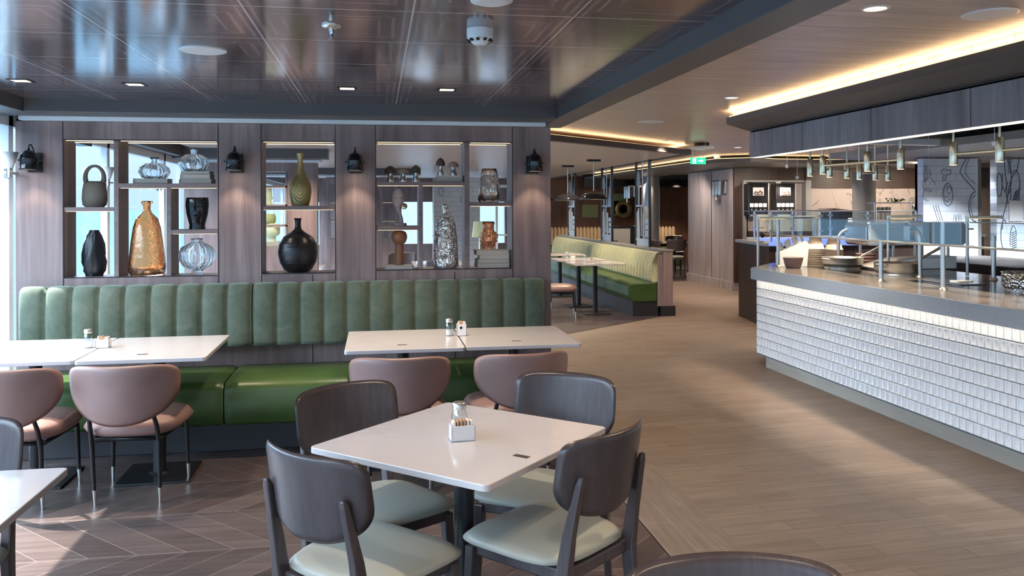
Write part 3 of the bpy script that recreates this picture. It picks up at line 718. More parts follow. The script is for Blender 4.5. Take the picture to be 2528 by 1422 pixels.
mushroom(.282, 1.752, 'mushcap2', 'round olive-cap mushroom ornament, third from left on the shelf', 12.5, 40, .5)
z = books(.515, 1.752, [(.20, .15, .024, 0, 'book'), (.185, .15, .024, .01, 'pages')], lambda i: ['lower book of the pair beneath the two right mushrooms', 'upper book of the pair beneath the two right mushrooms'][i])
mushroom(.462, z, 'mushcap', 'brown round-cap mushroom ornament, left of the two on the books', 12, 42, .5)
mushroom(.555, z, 'mushcap3', 'pale flat-cap mushroom ornament, right of the two on the books', 14.5, 38, .36)
vase('smoked_vase', 'crumpled smoky glass vase on the upper right shelf', .822, 1.604, [(24, 497), (28, 490), (27, 470), (24, 445), (20, 425), (18, 412), (15, 414), (18, 430), (22, 450), (24, 470), (23, 488), (4, 490)], M['smoke'], ribs=5, rib=.16, twist=5, seg=50, cap=False)
z = books(.84, 1.125, [(.24, .16, .034, .0, 'book'), (.235, .16, .03, .0, 'book2'), (.22, .16, .03, .01, 'pages'), (.24, .16, .036, -.005, 'book')], lambda i: 'taupe book, %s in the stack of four under the orange glass vase' % ['lowest', 'second from bottom', 'third from bottom', 'topmost'][i])
vase('ringed_vase', 'orange ringed glass vase on the stack of four books', .815, z, [(12, 610), (16, 606), (14, 602), (19, 598), (17, 595), (24, 588), (20, 584), (25, 578), (19, 573), (22, 568), (15, 563), (14, 556), (15, 553), (14, 549), (16, 545), (15, 539), (12, 540), (11, 556), (15, 566), (18, 580), (15, 595), (9, 606)], M['orange_glass'], seg=40, cap=False)
vase('silver_bottle', 'large crinkled silvery glass bottle in the right niche', .497, 1.125, [(26, 658), (31, 652), (32, 638), (31, 610), (29, 580), (25, 548), (18, 530), (8, 523), (7, 512), (9, 502), (8, 498), (5, 505), (5, 520), (14, 532), (22, 550), (27, 600), (28, 640), (20, 652)], M['mercury'], 'bottle', seg=40, cap=False)
t = thing('mask_sculpture', 'pinkish face mask sculpture on a curved stem with a gold disc', 'sculpture', (.165, YS, 1.435), 0, GO)
b = B(); b.pad(.043, .078, 2.2, 2.0, .01, .03, 18, lambda x, z, o: (x - .012, o, .20 + z), rim=3); b.build('face', M['pinkclay'], t, merge=True)
B().tube([(-.012, 0, .13), (.0, 0, .09), (.012, 0, .05), (.01, 0, .02)], [.02, .012, .012, .017]).build('neck', M['pinkclay'], t)
B().lathe([(.05, 0), (.05, .018), (.044, .02)], seg=28).build('base', M['pinkclay'], t)
B().tube([(-.038, -.016, .205), (-.028, -.019, .20), (-.02, -.018, .204)], .0016, seg=6).tube([(.0, -.018, .204), (.01, -.019, .2), (.02, -.016, .205)], .0016, seg=6).build('eyelids', M['black'], t)
o = B().lathe([(.006, 0), (.022, .002), (.024, .006), (.01, .01)], seg=24).build('gold_disc', M['brass'], t); o.matrix_local = Matrix.Translation((.03, -.02, .14)) @ Matrix.Rotation(R(70), 4, 'X')
z = books(.155, 1.125, [(.20, .15, .026, 0, 'pages')], lambda i: 'single cream book beneath the tan torch-shaped ornament')
t = thing('torch_ornament', 'tan leather ornament with a ball on a round column', 'ornament', (.160, YS, z), 0, GO)
B().lathe([(11 * S, 0), (11 * S, 50 * S), (11 * S, 52 * S)], seg=28).build('column', M['tan'], t)
B().lathe([(8 * S, 50 * S), (16 * S, 56 * S), (19.5 * S, 65 * S), (20 * S, 72 * S), (17 * S, 81 * S), (10 * S, 85 * S)], seg=28).build('ball', M['tan'], t)
# ornaments of the second partition
for (x, z, l, mt, lb) in ((-1.39, 1.62, [(11, 30), (11, 28), (8, 20), (12, 16), (10, 8), (9, -8), (9, -12)], 'lampshade', 'tall pale green vase on the far partition shelf'),
                          (-1.55, 1.62, [(6, 30), (11, 24), (10, 17), (4, 11), (5, 6)], 'mushcap', 'small dark red bottle on the far partition shelf'),
                          (-1.35, 1.14, [(11, 30), (11, 18), (20, 12), (21, -4), (18, -12), (12, -14)], 'lampshade', 'green head-shaped jug in the far partition niche'),
                          (-1.40, 1.36, [(14, 20), (20, 14), (21, 2), (18, -6)], 'hedge', 'squat green pot on the far partition shelf')):
    tag(B().lathe([(w * .0053, (30 - y) * .0053) for w, y in l] if l[0][1] == 30 else [(w * .0053, (20 - y) * .0053) for w, y in l], seg=20).build('vase', M[mt], loc=(x, 11.12, z)), lb, 'vase', 'ornaments on the far partition')
tag(B().box(-.13, .13, -.08, .08, 0, .06).build('book', M['book2'], loc=(-1.37, 11.12, 1.08), bevel=.004), 'thick green book under the green jug on the far partition', 'book')
bpy.data.objects['vase.002'].location.z = 1.14 if 'vase.002' in bpy.data.objects else 0

# ---------------------------------------------------------------- ceiling fittings
def sq_down(x, y):
    t = thing('square_downlight', 'x', 'ceiling light', (x, y, 2.262))
    b = B(); a = .055
    b.box(-a, a, -a, -a + .014, -.003, 0).box(-a, a, a - .014, a, -.003, 0).box(-a, -a + .014, -a, a, -.003, 0).box(a - .014, a, -a, a, -.003, 0)
    b.build('frame', M['black'], t); B().box(-a + .014, a - .014, -a + .014, a - .014, -.0015, -.0005).build('diffuser', M['lamp'], t)
    return t
sd = sq_down(-1.905, 4.88)
sqs = [(-1.905, 4.88, 'square downlight in the glossy dark ceiling, nearest the left edge'), (-1.337, 4.937, 'square downlight in the dark ceiling, second from the left'),
       (-.168, 4.935, 'square downlight in the dark ceiling above the middle niche'), (.411, 4.906, 'square downlight in the dark ceiling nearest the grey beam')]
for i, (x, y, lb) in enumerate(sqs):
    if i == 0: sd['label'] = lb; sd['group'] = 'square downlights in the dark ceiling'; sd.location = (x, y, 2.262)
    else: dup(sd, (x, y, 2.262), 0, lb)
    spot('downlight', (x, y, 2.25), SPOT, 95)
def round_fix(name, label, cat, x, y, z, prof_, m, group=None):
    return tag(B().lathe(prof_, seg=40).build(name, M[m], loc=(x, y, z)), label, cat, group)
round_fix('ceiling_speaker', 'flat white round ceiling speaker in the dark glossy ceiling', 'speaker', -.753, 3.83, 2.262, [(.095, -.006), (.10, -.004), (.10, 0)], 'whiteplastic')
round_fix('ceiling_speaker', 'large white round ceiling speaker at the top right in the pale ceiling', 'speaker', 2.70, 3.31, 2.42, [(.105, -.008), (.115, -.004), (.115, 0)], 'whiteplastic')
round_fix('ceiling_speaker', 'white round ceiling fitting cut by the top edge of the photo', 'speaker', .38, 2.74, 2.262, [(.05, -.02), (.07, -.014), (.075, 0)], 'whiteplastic')
def smoke(x, y, z, label):
    t = thing('smoke_detector', label, 'smoke detector', (x, y, z))
    B().lathe([(.02, -.062), (.03, -.055), (.048, -.04), (.052, -.03), (.052, 0)], seg=32).build('housing', M['whiteplastic'], t)
    b = B()
    for k in range(10):
        a = 2 * PI * k / 10; b.taper((.0415 * math.cos(a), .0415 * math.sin(a), -.05), (.0485 * math.cos(a), .0485 * math.sin(a), -.042), .012, .012)
    b.build('vents', M['black'], t)
smoke(.402, 3.235, 2.262, 'white smoke detector on the dark glossy ceiling')
smoke(5.6, 13.1, 2.42, 'small white smoke detector on the pale ceiling right of the exit sign')
smoke(-.49, 9.2, 2.30, 'white smoke detector on the pale ceiling seen through the middle niche')
def sprinkler(x, y, z, label):
    t = thing('sprinkler_head', label, 'sprinkler', (x, y, z))
    B().lathe([(.036, 0), (.036, -.006), (.018, -.014), (.012, -.014)][::-1], seg=28).build('rosette', M['steel'], t)
    B().lathe([(.016, -.056), (.016, -.053), (.006, -.05), (.007, -.03), (.010, -.02), (.008, -.01)], seg=16).build('nozzle', M['mirror'], t)
sprinkler(-.169, 3.245, 2.262, 'steel sprinkler head in the dark glossy ceiling')
sprinkler(5.9, 12.5, 2.42, 'small sprinkler head on the pale ceiling near the servery corner')
def round_down(x, y, z, label, r=.06, w=SPOT, off=False):
    t = thing('round_downlight', label, 'ceiling light', (x, y, z), 0, 'round downlights in the pale ceiling')
    b = B().lathe([(r * .78, -.001), (r * .8, -.006), (r, -.004), (r, 0)], seg=32, cap=False); b.build('trim_ring', M['whiteplastic'], t)
    B().lathe([(r * .78, -.002), (.001, -.001)], seg=32, cap=False).build('diffuser', M['lamp'] if not off else M['whiteplastic'], t)
    if not off: spot('downlight', (x, y, z - .02), w, 120)
    return t
rl = [(2.13, 3.29, 'round downlight at the top right of the pale ceiling near the speaker'), (2.74, 6.13, 'round downlight left of the cove corner in the pale ceiling'),
      (3.72, 10.2, 'small round downlight beyond the island ceiling corner'), (5.1, 11.2, 'dim round fitting right of the black dome light')]
for x, y, lb in rl: round_down(x, y, 2.42, lb)
round_down(2.71, 7.97, 2.42, 'white unlit disc in the pale ceiling above the aisle', .13, off=True)
t = thing('dome_light', 'dark rimmed round surface light on the pale ceiling above the aisle', 'ceiling light', (4.28, 10.53, 2.42))
B().lathe([(.1, -.04), (.1, 0)], seg=28).build('housing', M['black'], t)
B().lathe([(.10, -.085), (.15, -.075), (.165, -.06), (.12, -.04)], seg=32).build('diffuser', M['whiteplastic'], t)
for (x, y, w_) in ((7.2, 9.2, 110), (7.8, 8.8, 110), (8.45, 9.0, 90), (6.9, 8.2, 60), (8.1, 10.4, 30)): spot('kitchen_fill', (x, y, 2.2), w_, 120, (.86, .93, 1.0))  # cool fill spots without fixtures, added to brighten kitchen and tiled walls
for (x, y, w_) in ((8.9, 13.7, 42), (10.0, 13.6, 42), (7.4, 13.2, 42), (6.0, 13.9, 50), (6.0, 15.8, 35), (5.2, 9.2, 40), (9.5, 12.6, 50), (6.4, 11.8, 40)): spot('downlight', (x, y, 2.28 if y > 12.7 else 2.40), w_, 150, (1, .84, .68), (0, .55, -1))  # added tilted spots, no fixtures; they wash the marble wall and far aisle
# added spots without fixtures, to brighten the rooms away from the windows
for x, y in ((2.2, 0.6), (2.2, -2.4), (4.6, 1.5), (2.6, 12.6), (5.0, 15.5), (5.0, 18.5), (0.6, 7.6), (-1.2, 7.8), (0.6, 9.6), (7.5, 12.0), (9.0, 11.5)):
    spot('downlight', (x, y, 2.40 if y < 8.4 or x > 4.2 else 2.28), SPOT * (1.7 if y < 4 else 1), 130)
for x, y in ((-1.3, 1.8), (.4, 1.2), (-1.3, -1.2), (.4, -1.8)): spot('downlight', (x, y, 2.25), SPOT, 110)
spot('downlight', (.35, 3.0, 2.25), SPOT * .9, 75)
for x, y in ((-1, 10.2), (1.5, 10.5), (3.2, 13.5), (3.2, 17), (.5, 13.5), (1.2, 18), (-1, 13.5)): spot('downlight', (x, y, 2.28), SPOT * 1.8, 140)
for x, y in ((5.2, 20.5), (6.8, 20.8), (7.8, 20.8), (6.2, 18.8)): spot('downlight', (x, y, 2.2), SPOT * 1.6, 120)

# ---------------------------------------------------------------- serving counter
ct = thing('serving_counter', 'long servery counter with white tiled front below a grey stone top', 'counter', (3.7, 2.0, 0))
def cl(o): o.location = (-3.7, -2.0, 0); return o
cl(B().prism([(3.63, .2), (3.63, 7.69), (4.165, 8.32), (5.25, 8.32), (5.25, .2)], .855, .965).build('worktop', M['concrete'], ct, bevel=.003))
cl(B().prism([(3.634, .2), (3.634, 7.688), (4.168, 8.316), (5.246, 8.316), (5.246, .2)], .965, .9665).build('polished_top', M['polished'], ct))
cl(B().prism([(3.695, .25), (3.695, 7.66), (4.19, 8.24), (5.2, 8.24), (5.2, .25)], .12, .855).build('carcass', M['grout'], ct))
cl(B().prism([(3.745, .25), (3.745, 7.60), (4.22, 8.2), (5.15, 8.2), (5.15, .25)], 0, .125).build('plinth', M['kick'], ct))
b = B(); tw, th_ = .064, .0795; rows = 9; z0 = .131
def tile(b, P, n_, u0, u1, za, zb):
    """P(u, z, off)"""
    d = .011; g = .0022
    a0, a1, c0, c1 = u0 + g * 1.3, u1 - g * 1.3, za + g, zb - g
    V = []
    for (i, o) in ((0, 0), (.0015, d), (.009, d), (.0115, d * .05)):
        V += [P(a0 + i, c0 + i, o), P(a1 - i, c0 + i, o), P(a1 - i, c1 - i, o), P(a0 + i, c1 - i, o)]
    F = [(12, 13, 14, 15)]
    for k in (0, 4, 8):
        for j in range(4): F.append((k + j, k + (j + 1) % 4, k + 4 + (j + 1) % 4, k + 4 + j))
    b.add(V, F)
for r in range(rows):
    off = (r % 2) * tw / 2; y = 7.69
    n = int((7.69 - .3) / tw)
    for k in range(n):
        u1 = 7.675 - k * tw + (off if k else 0) - (0 if k == 0 else 0); u0 = 7.675 - (k + 1) * tw + off
        if k == 0: u1 = 7.675
        if u1 - u0 < .03: continue
        # seen from -X: u runs along -Y so that faces point to -X
        tile(b, lambda u, z, o: (3.694 - o, -u, z), 0, -u1, -u0, z0 + r * th_, z0 + (r + 1) * th_)
for r in range(rows):
    off = (r % 2) * tw / 2
    dx, dy = (4.19 - 3.695), (8.24 - 7.66); Ln = math.hypot(dx, dy); dx /= Ln; dy /= Ln
    k = 0
    while (k + 1) * tw <= Ln:
        u0 = k * tw; 
        tile(b, lambda u, z, o: (4.19 - dx * u - dy * o, 8.24 - dy * u + dx * o, z), 0, u0, u0 + tw, z0 + r * th_, z0 + (r + 1) * th_); k += 1
cl(b.build('tile_facing', M['tile'], ct))
cl(B().box(3.640, 3.655, .3, 7.66, .8535, .8552).build('light_strip', M['emit_white'], ct))
a_ = bpy.data.lights.new('counter_strip', 'AREA'); a_.shape = 'RECTANGLE'; a_.size = .02; a_.size_y = 7.3; a_.energy = 2; a_.color = (1, .82, .6)
o_ = bpy.data.objects.new('counter_strip', a_); C.objects.link(o_); o_.location = (3.645, 4.0, .852)
# hob plates set in the top
for (x, y, lb) in ((4.45, 7.15, 0), (4.45, 5.45, 1)):
    cl(B().box(x - .26, x + .42, y - .65, y + .65, .9645, .967).build('glass_hob', M['blackgloss'], ct))
# glass guard: posts, rail, glass
def guard(name, label, posts, y0, y1, x, top_glass=True, group='glass guards on the servery'):
    t = thing(name, label, 'glass guard', (x, y0, .965), 0, group)
    def l(o): o.location = (-x, -y0, -.965); return o
    for (px, py, zt) in posts:
        p = l(B().tube([(px, py, .965), (px, py, zt)], .017, seg=16).build('post', M['steel'], t))
        B().lathe([(.032, .965), (.03, .972), (.018, .985)], (px, py, 0), 20).build('foot', M['steel'], p)
    l(B().tube([(x, y0 - .12, 1.286), (x, y1 + .12, 1.286)], .008, seg=8).build('rail', M['steel'], t))
    l(B().box(x - .004, x + .004, y0 - .1, y1 + .08, 1.292, 1.44).build('front_glass', M['guard'], t))
    l(B().box(x, x + .32, y0 - .1, y1 + .08, 1.441, 1.449).build('shelf_glass', M['guard'], t))
    return t
guard('glass_guard', 'clear glass guard with steel posts along the front of the near counter', [(3.945, 7.74, 1.44), (3.965, 6.06, 1.286), (3.99, 5.36, 1.45), (3.97, 3.6, 1.44), (3.97, 2.2, 1.44)], 2.0, 7.95, 3.965)
# curved-top posts behind the pans
def cane(x, y, h, label, dx=-.1):
    pts = [(0, 0, 0), (0, 0, h - .09)] + [(dx * (1 - math.cos(a)), 0, h - .09 + .09 * math.sin(a)) for a in (R(20), R(45), R(70), R(90))]
    t = thing('heat_lamp_post', label, 'post', (x, y, .965), 0, 'curved steel posts on the counter')
    B().tube(pts, .017, seg=16).build('post', M['steel'], t); B().lathe([(.034, 0), (.03, .01), (.018, .02)], seg=20).build('foot', M['steel'], t)
cane(4.535, 6.38, .42, 'curved steel post to the right of the second pan')
cane(4.92, 6.0, .36, 'thick steel post beside the hammered pot', -.0)
cane(4.60, 7.75, .36, 'curved steel post between the bowl stacks', .1)
# heated glass bars
def bar(x, y, z, ln, label, yaw=0):
    t = thing('heat_bar', label, 'heat lamp', (x, y, z), yaw, 'heated bars above the counter')
    B().box(0, ln, -.03, .03, -.012, .012).build('bar_body', M['brass'], t, bevel=.003)
    B().box(.01, ln - .06, -.02, .02, -.0135, -.0125).build('heating_element', M['emit_warm'], t)
    B().tube([(0, 0, -.5), (0, 0, .0)], .013).build('post', M['steel'], t)
    B().tube([(0, 0, -.1), (.06, 0, -.1)], .008).tube([(0, 0, -.25), (.06, 0, -.25)], .008).build('clamp', M['steel'], t)
bar(3.93, 8.15, 1.45, .36, 'warm heated bar at the far left end of the glass guard')
bar(4.62, 6.95, 1.47, .33, 'warm heated bar above the first pan')
bar(4.98, 6.38, 1.47, .33, 'warm heated bar above the second pan')

# ---------------------------------------------------------------- pans and crockery on the counter
def pan(name, label, x, y, r, h, long_to=None, loops=1, m='steel', cat='pan'):
    t = thing(name, label, cat, (x, y, .967), 0, 'steel pans on the counter')
    B().lathe([(r * .90, .0), (r * .91, .014), (r * .86, .016), (r * .90, .02), (r * .97, .035), (r, .055), (r, h), (r * 1.03, h + .003), (r * .97, h + .002), (r * .965, .055), (r * .88, .03), (.001, .028)], seg=48, cap=False).build('pan_body', M[m], t)
    B().lathe([(.001, 0), (r * .90, 0)], seg=32, cap=False).build('pan_base', M[m], t)
    if long_to:
        B().tube([(long_to[0] * r, long_to[1] * r, h - .01), (long_to[0] * (r + .15), long_to[1] * (r + .15), h + .05), (long_to[0] * (r + .36), long_to[1] * (r + .36), h + .13)], [.009, .011, .014], seg=10).build('long_handle', M['brass'] if False else M['steel'], t)
    if loops:
        b = B(); a0 = math.atan2(long_to[1], long_to[0]) + PI if long_to else PI
        c, s_ = math.cos(a0), math.sin(a0)
        P_ = []
        for i in range(9):
            q = -1 + i / 4; rr = r - .005 + .05 * (1 - q * q); tt = q * .05
            P_.append((c * rr - s_ * tt, s_ * rr + c * tt, h - .015 + .01 * (1 - q * q)))
        b.tube(P_, .006, seg=8); b.build('loop_handle', M[m], t)
    return t
pan('saute_pan', 'brushed steel saute pan nearest the counter corner', 4.45, 7.42, .185, .105, (.93, .1))
pan('saute_pan', 'brushed steel saute pan in the middle with its long handle to the right', 4.47, 6.60, .185, .105, (.95, .2))
m = M['hammered'] = mat('hammered_steel', (.8, .79, .78), .12, metal=1)
vn = N(m, 'ShaderNodeTexVoronoi'); vn.inputs['Scale'].default_value = 55; L(m, coords(m), vn.inputs['Vector']); bump(m, vn.outputs['Distance'], .8, .01)
pan('hammered_pot', 'hammered steel pot with loop handles at the right edge', 4.50, 5.10, .2, .13, None, 1, 'hammered', 'pot')
tag(B().prism(rrect(-.14, .14, -.22, .22, .05), 0, .008).build('serving_tray', M['mirror'], loc=(4.45, 5.85, .968), bevel=.003), 'flat steel tray lying between the middle pan and the hammered pot', 'tray')
tag(B().prism(rrect(-.08, .08, -.05, .05, .03), 0, .006).lathe([(.03, .006), (.02, .012)], seg=14).build('folded_napkin', M['whiteplastic'], loc=(4.50, 5.83, .976)), 'white folded napkin on the steel tray', 'napkin')
# bowls
tag(B().lathe([(.065, 0), (.07, .01), (.078, .03), (.095, .10), (.1, .105), (.094, .1), (.07, .02), (.001, .014)], seg=40, cap=False).build('bowl', M['bowl'], loc=(4.01, 7.56, .965)), 'brown speckled bowl in front of the cutlery holder', 'bowl')
bb = B().lathe([(.058, .042), (.052, .045), (.082, -.055), (.094, -.075), (.097, -.078), (.09, -.07), (.05, .036), (.001, .036)][::-1], seg=32, cap=False)
first = None
ORD = ['topmost'] + [w + ' from the top' for w in ('second', 'third', 'fourth', 'fifth', 'sixth', 'seventh', 'eighth', 'ninth', 'tenth', 'eleventh', 'twelfth', 'thirteenth', 'fourteenth')]
bow = tag(bb.build('cream_bowl', M['cream']), 'cream upturned bowl in the left stack behind the cutlery holder', 'bowl', 'left stack of upturned cream bowls')
k = 0
for (sx_, sy_, n, lab, grp) in ((4.41, 7.86, 10, 'upturned cream bowl in the left stack by the cutlery holder', 'left stack of upturned cream bowls'), (4.72, 8.04, 9, 'upturned cream bowl in the right stack by the first pan', 'right stack of upturned cream bowls')):
    for i in range(n):
        o = bow if k == 0 else bow.copy()
        if k: C.objects.link(o)
        k += 1
        o.location = (sx_, sy_, .965 + .079 + i * .0185); o['group'] = grp
        o['label'] = ORD[n - 1 - i] + ', ' + lab
for i in range(3):
    o = tag(B().lathe([(.075, 0), (.085, .01), (.1, .05), (.103, .052), (.08, .012), (.001, .008)], seg=32, cap=False).build('brown_bowl', M['bowl'], loc=(5.03, 7.95, .965 + i * .032)), '%s brown bowl of the low stack beside the cream bowls' % ['bottom', 'middle', 'top'][i], 'bowl', 'brown bowls on the counter')
t = thing('cutlery_holder', 'white sloped cutlery holder full of wrapped cutlery at the counter corner', 'holder', (4.11, 7.79, .965), R(-18))
B().prism([(-.14, 0), (.14, 0), (.16, .23), (.13, .26), (-.14, .14)], -.08, .08, axis=1).build('holder_box', M['whiteplastic'], t, bevel=.006)
for i in range(14):
    x = -.11 + .018 * i; z = .15 + .125 * (x + .11) / .24
    B().tube([(x, -.05 + .035 * (i % 4), z - .03), (x - .035, -.05 + .035 * (i % 4), z + .06)], [.006, .011], seg=8).build('cutlery', M['steel'], t)

# ---------------------------------------------------------------- fascia and brass spotlights above the counter
fa = thing('servery_fascia', 'grey walnut panelled fascia hanging from the soffit over the counter', 'fascia', (3.6, 2, 2.04))
ys2 = [7.62, 7.52, 6.60, 5.60, 4.56, 3.5, 2.4, 1.3, .2, -1]
for a, c in zip(ys2, ys2[1:]):
    o = B().box(3.585, 3.60, c + .004, a - .004, 2.045, 2.285).build('panel', M['fascia_wood'], fa, bevel=.002); o.location = (-3.6, -2, -2.04)
o = B().box(3.60, 3.70, -1, 7.62, 2.05, 2.298).prism([(3.60, 7.62), (3.82, 7.84), (3.88, 7.74), (3.68, 7.52)], 2.05, 2.298).box(3.6, 3.62, -1, 7.6, 2.286, 2.3).build('backing', M['grey'], fa); o.location = (-3.6, -2, -2.04)
o = B().prism([(3.82, 7.84), (4.16, 8.2), (6.1, 8.33), (6.1, 8.23), (4.2, 8.1), (3.88, 7.74)], 2.235, 2.298).build('rear_rail', M['beam_white'], fa); o.location = (-3.6, -2, -2.04)
o = B().box(3.602, 3.69, -1, 7.60, 2.042, 2.049).build('light_strip', M['emit_white'], fa); o.location = (-3.6, -2, -2.04)
def brass_row(label, pts, zb=1.85, zc=2.03, bar_=True, group='brass spotlight rails over the servery'):
    x0, y0 = pts[0]
    t = thing('spotlight_rail', label, 'pendant light', (x0, y0, zc), 0, group)
    for (x, y) in pts:
        c = B().lathe([(.026, zb - zc), (.028, zb - zc + .004), (.028, zb - zc + .155), (.024, zb - zc + .162)], (x - x0, y - y0, 0), 24).build('lamp_head', M['brass'], t)
        B().tube([(x - x0, y - y0, zb - zc + .16), (x - x0, y - y0, zb - zc + .18), (x - x0, y - y0, .38)], .0085, seg=10).build('rod', M['brass'], c)
        B().lathe([(.024, zb - zc - .0005), (.001, zb - zc - .0006)], (x - x0, y - y0, 0), 20, cap=False).build('bulb_face', M['lamp'], c)
        d = bpy.data.lights.new('brass_bulb', 'SPOT'); d.energy = 24; d.spot_size = R(75); d.color = (1, .83, .64); d.shadow_soft_size = .03
        l = bpy.data.objects.new('bulb', d); C.objects.link(l); l.parent = t; l.location = (x - x0, y - y0, zb - zc - .02)
    b = B()
    for (a, c) in zip(pts, pts[1:]): b.tube([(a[0] - x0, a[1] - y0, zb - zc + .075), (c[0] - x0, c[1] - y0, zb - zc + .075)], .011, seg=8)
    b.build('cross_bar', M['brass'], t)
brass_row('front rail of three brass spotlights over the far half of the counter', [(3.88, 6.78), (3.94, 6.20), (3.99, 5.84)])
brass_row('near rail of brass spotlights over the right end of the counter', [(3.97, 5.22), (4.0, 4.82), (4.0, 4.2)])
brass_row('rear rail of three brass spotlights, left of the back row', [(4.02, 7.25), (4.35, 7.48), (4.68, 7.72)])
brass_row('rear rail of three small brass spotlights, right of the back row', [(5.02, 8.05), (5.3, 8.2), (5.55, 8.35)])
for (x, y, z, lb) in ((3.72, 7.12, 1.935, 'white hanging ball below the fascia at its left end'), (4.05, 7.55, 1.85, 'lower white hanging ball at the left of the servery'), (3.80, 5.58, 1.945, 'white hanging ball between the two front spotlight rails'), (3.88, 4.72, 1.96, 'white hanging ball beside the rightmost brass spotlight'), (5.5, 7.6, 1.80, 'small white ball hanging before the marble wall')):
    t = thing('hanging_ball', lb, 'pull cord', (x, y, z), 0, 'white ball cords under the servery fascia')
    B().lathe([(.001, -.018), (.012, -.013), (.018, 0), (.012, .013), (.001, .018)], seg=20, cap=False).build('ball', M['whiteplastic'], t)
    B().tube([(0, 0, .016), (0, 0, 2.40 - z)], .002, seg=6).build('cord', M['whiteplastic'], t)

# ---------------------------------------------------------------- kitchen behind the counter
struct('ceiling_kitchen', B().prism([(6.15, 5.2), (13, 5.2), (13, 12.4), (6.15, 10.6)], 2.22, 2.3), M['grey'])
struct('ceiling_kitchen_white', B().box(3.79, 13, -2, 5.18, 2.30, 2.34), M['beam_white'])
def tilewall(name, x0, x1, y, zt, drawings):
    w = struct(name, B().box(x0, x1, y, y + .12, 0, zt), M['brick'])
    b = B()
    for pts, r in drawings: b.tube([(p[0], y - .001, p[1]) for p in pts], r, seg=6)
    b.build('drawing', M['ink'], w)
M['ink'] = mat('ink_blue_black', (.10, .12, .17), .6)
def arc(cx_, cz, rx, rz, a0, a1, n=18, wob=0): return [(cx_ + rx * math.cos(R(a0 + (a1 - a0) * i / n)) * (1 + wob * math.sin(i * 2.2)), cz + rz * math.sin(R(a0 + (a1 - a0) * i / n)) * (1 + wob * math.cos(i * 1.7))) for i in range(n + 1)]
D = []
D.append((arc(7.52, 1.72, .075, .15, 0, 360), .005)); D.append((arc(7.52, 1.73, .055, .11, 20, 330), .003)); D.append((arc(7.50, 1.66, .03, .035, 0, 360, 12), .004)); D.append((arc(7.54, 1.78, .03, .05, 0, 360, 12), .004))
D.append(([(7.42, 2.02), (7.46, 2.06), (7.52, 2.04), (7.56, 2.06), (7.57, 2.0), (7.50, 1.98), (7.48, 1.92), (7.45, 1.9), (7.44, 1.94), (7.47, 1.98), (7.43, 1.99)], .005))
for k in range(3):
    D.append(([(7.30 + k * .035 + .012 * i, 1.58 - .035 * i + (.008 if i % 2 else 0)) for i in range(10)], .0045))
    D.append(([(7.42 + k * .03 - .014 * i, 1.24 - .03 * i + (.01 if i % 2 else -.004)) for i in range(8)], .0035))
D.append((arc(7.93, 1.56, .10, .2, 60, 320), .007)); D.append((arc(7.93, 1.56, .07, .15, 70, 300), .004))
D.append(([(7.80, 2.2), (7.74, 2.12), (7.70, 2.02), (7.75, 1.95), (7.82, 1.88), (7.92, 1.78)], .006)); D.append(([(7.84, 2.2), (7.79, 2.1), (7.77, 2.02), (7.84, 1.93), (7.93, 1.86)], .004))
for k in range(6): D.append((arc(7.19 + .02 * k, 2.0 - .02 * k, .03, .12, 60 + 10 * k, 250 - 20 * k, 10, .1), .003))
D.append((arc(7.24, 1.85, .09, .09, 0, 300, 16, .08), .003)); D.append((arc(7.22, 1.72, .07, .08, 30, 290, 16, .1), .003))
for k in range(3): D.append((arc(7.62 + .04 * k, 1.33, .02, .12, 0, 360, 12), .003))
tilewall('wall_tiled', 7.16, 7.94, 10.0, 2.2, D)
E2 = []
def drop(cx_, cz, w, h, t): return [(cx_ + w * math.sin(2 * PI * i / 20) * (1 - abs(1 - i / 10) * .1) * (math.sin(PI * i / 20) ** .5 if i < 20 else 0), cz + h * math.cos(2 * PI * i / 20)) for i in range(21)]
E2.append(([(8.34, 2.6), (8.33, 2.4), (8.36, 2.2), (8.38, 2.0), (8.40, 1.85), (8.37, 1.75), (8.33, 1.85), (8.34, 2.0)], .007)); E2.append((arc(8.42, 1.95, .05, .22, 90, -90), .007))
for k in range(22):
    z = 2.55 - k * .025; w = .05 + .03 * math.sin(k * .25); E2.append(([(8.44 - w, z), (8.44 + w, z - .012)], .006))
E2.append((arc(8.29, 1.85, .04, .16, 0, 360), .006)); E2.append((arc(8.43, 1.75, .035, .14, 100, 380), .006))
E2.append(([(8.62, 2.35), (8.58, 2.15), (8.56, 2.05), (8.48, 1.95), (8.43, 1.8), (8.40, 1.6), (8.35, 1.45), (8.33, 1.25)], .007)); E2.append((arc(8.53, 1.85, .07, .2, -60, 130), .007))
for k in range(18):
    E2.append(([(8.48 + .004 * k, 1.62 + .012 * k), (8.60, 1.58 + .02 * k)], .005)) if k < 12 else None
E2.append((arc(8.36, 1.18, .05, .2, 60, 260), .007)); E2.append((arc(8.5, 1.1, .05, .2, 20, 200), .006))
for k in range(8): E2.append(([(8.47, 1.2 - .03 * k), (8.55, 1.23 - .03 * k)], .006))
E2 = [x for x in E2 if x]
tilewall('wall_tiled_right', 8.25, 8.68, 10.0, 2.2, E2)
struct('trim_10', B().box(7.935, 7.955, 9.985, 10.1, .9, 2.2).box(8.66, 8.69, 9.98, 10.1, .9, 2.2), M['beam_white'])
tag(B().box(-.10, .10, -.006, 0, -.14, .14).build('notice', M['whiteplastic'], loc=(8.53, 9.992, 1.5)), 'plain white notice board on the right illustrated tile wall', 'notice')
struct('wall_kitchen', B().box(7.955, 8.25, 11.2, 11.3, 0, 2.2).box(7.955, 8.02, 10.0, 11.3, 0, 2.2).box(8.68, 13, 10.0, 10.1, 0, 2.2), M['grey'])
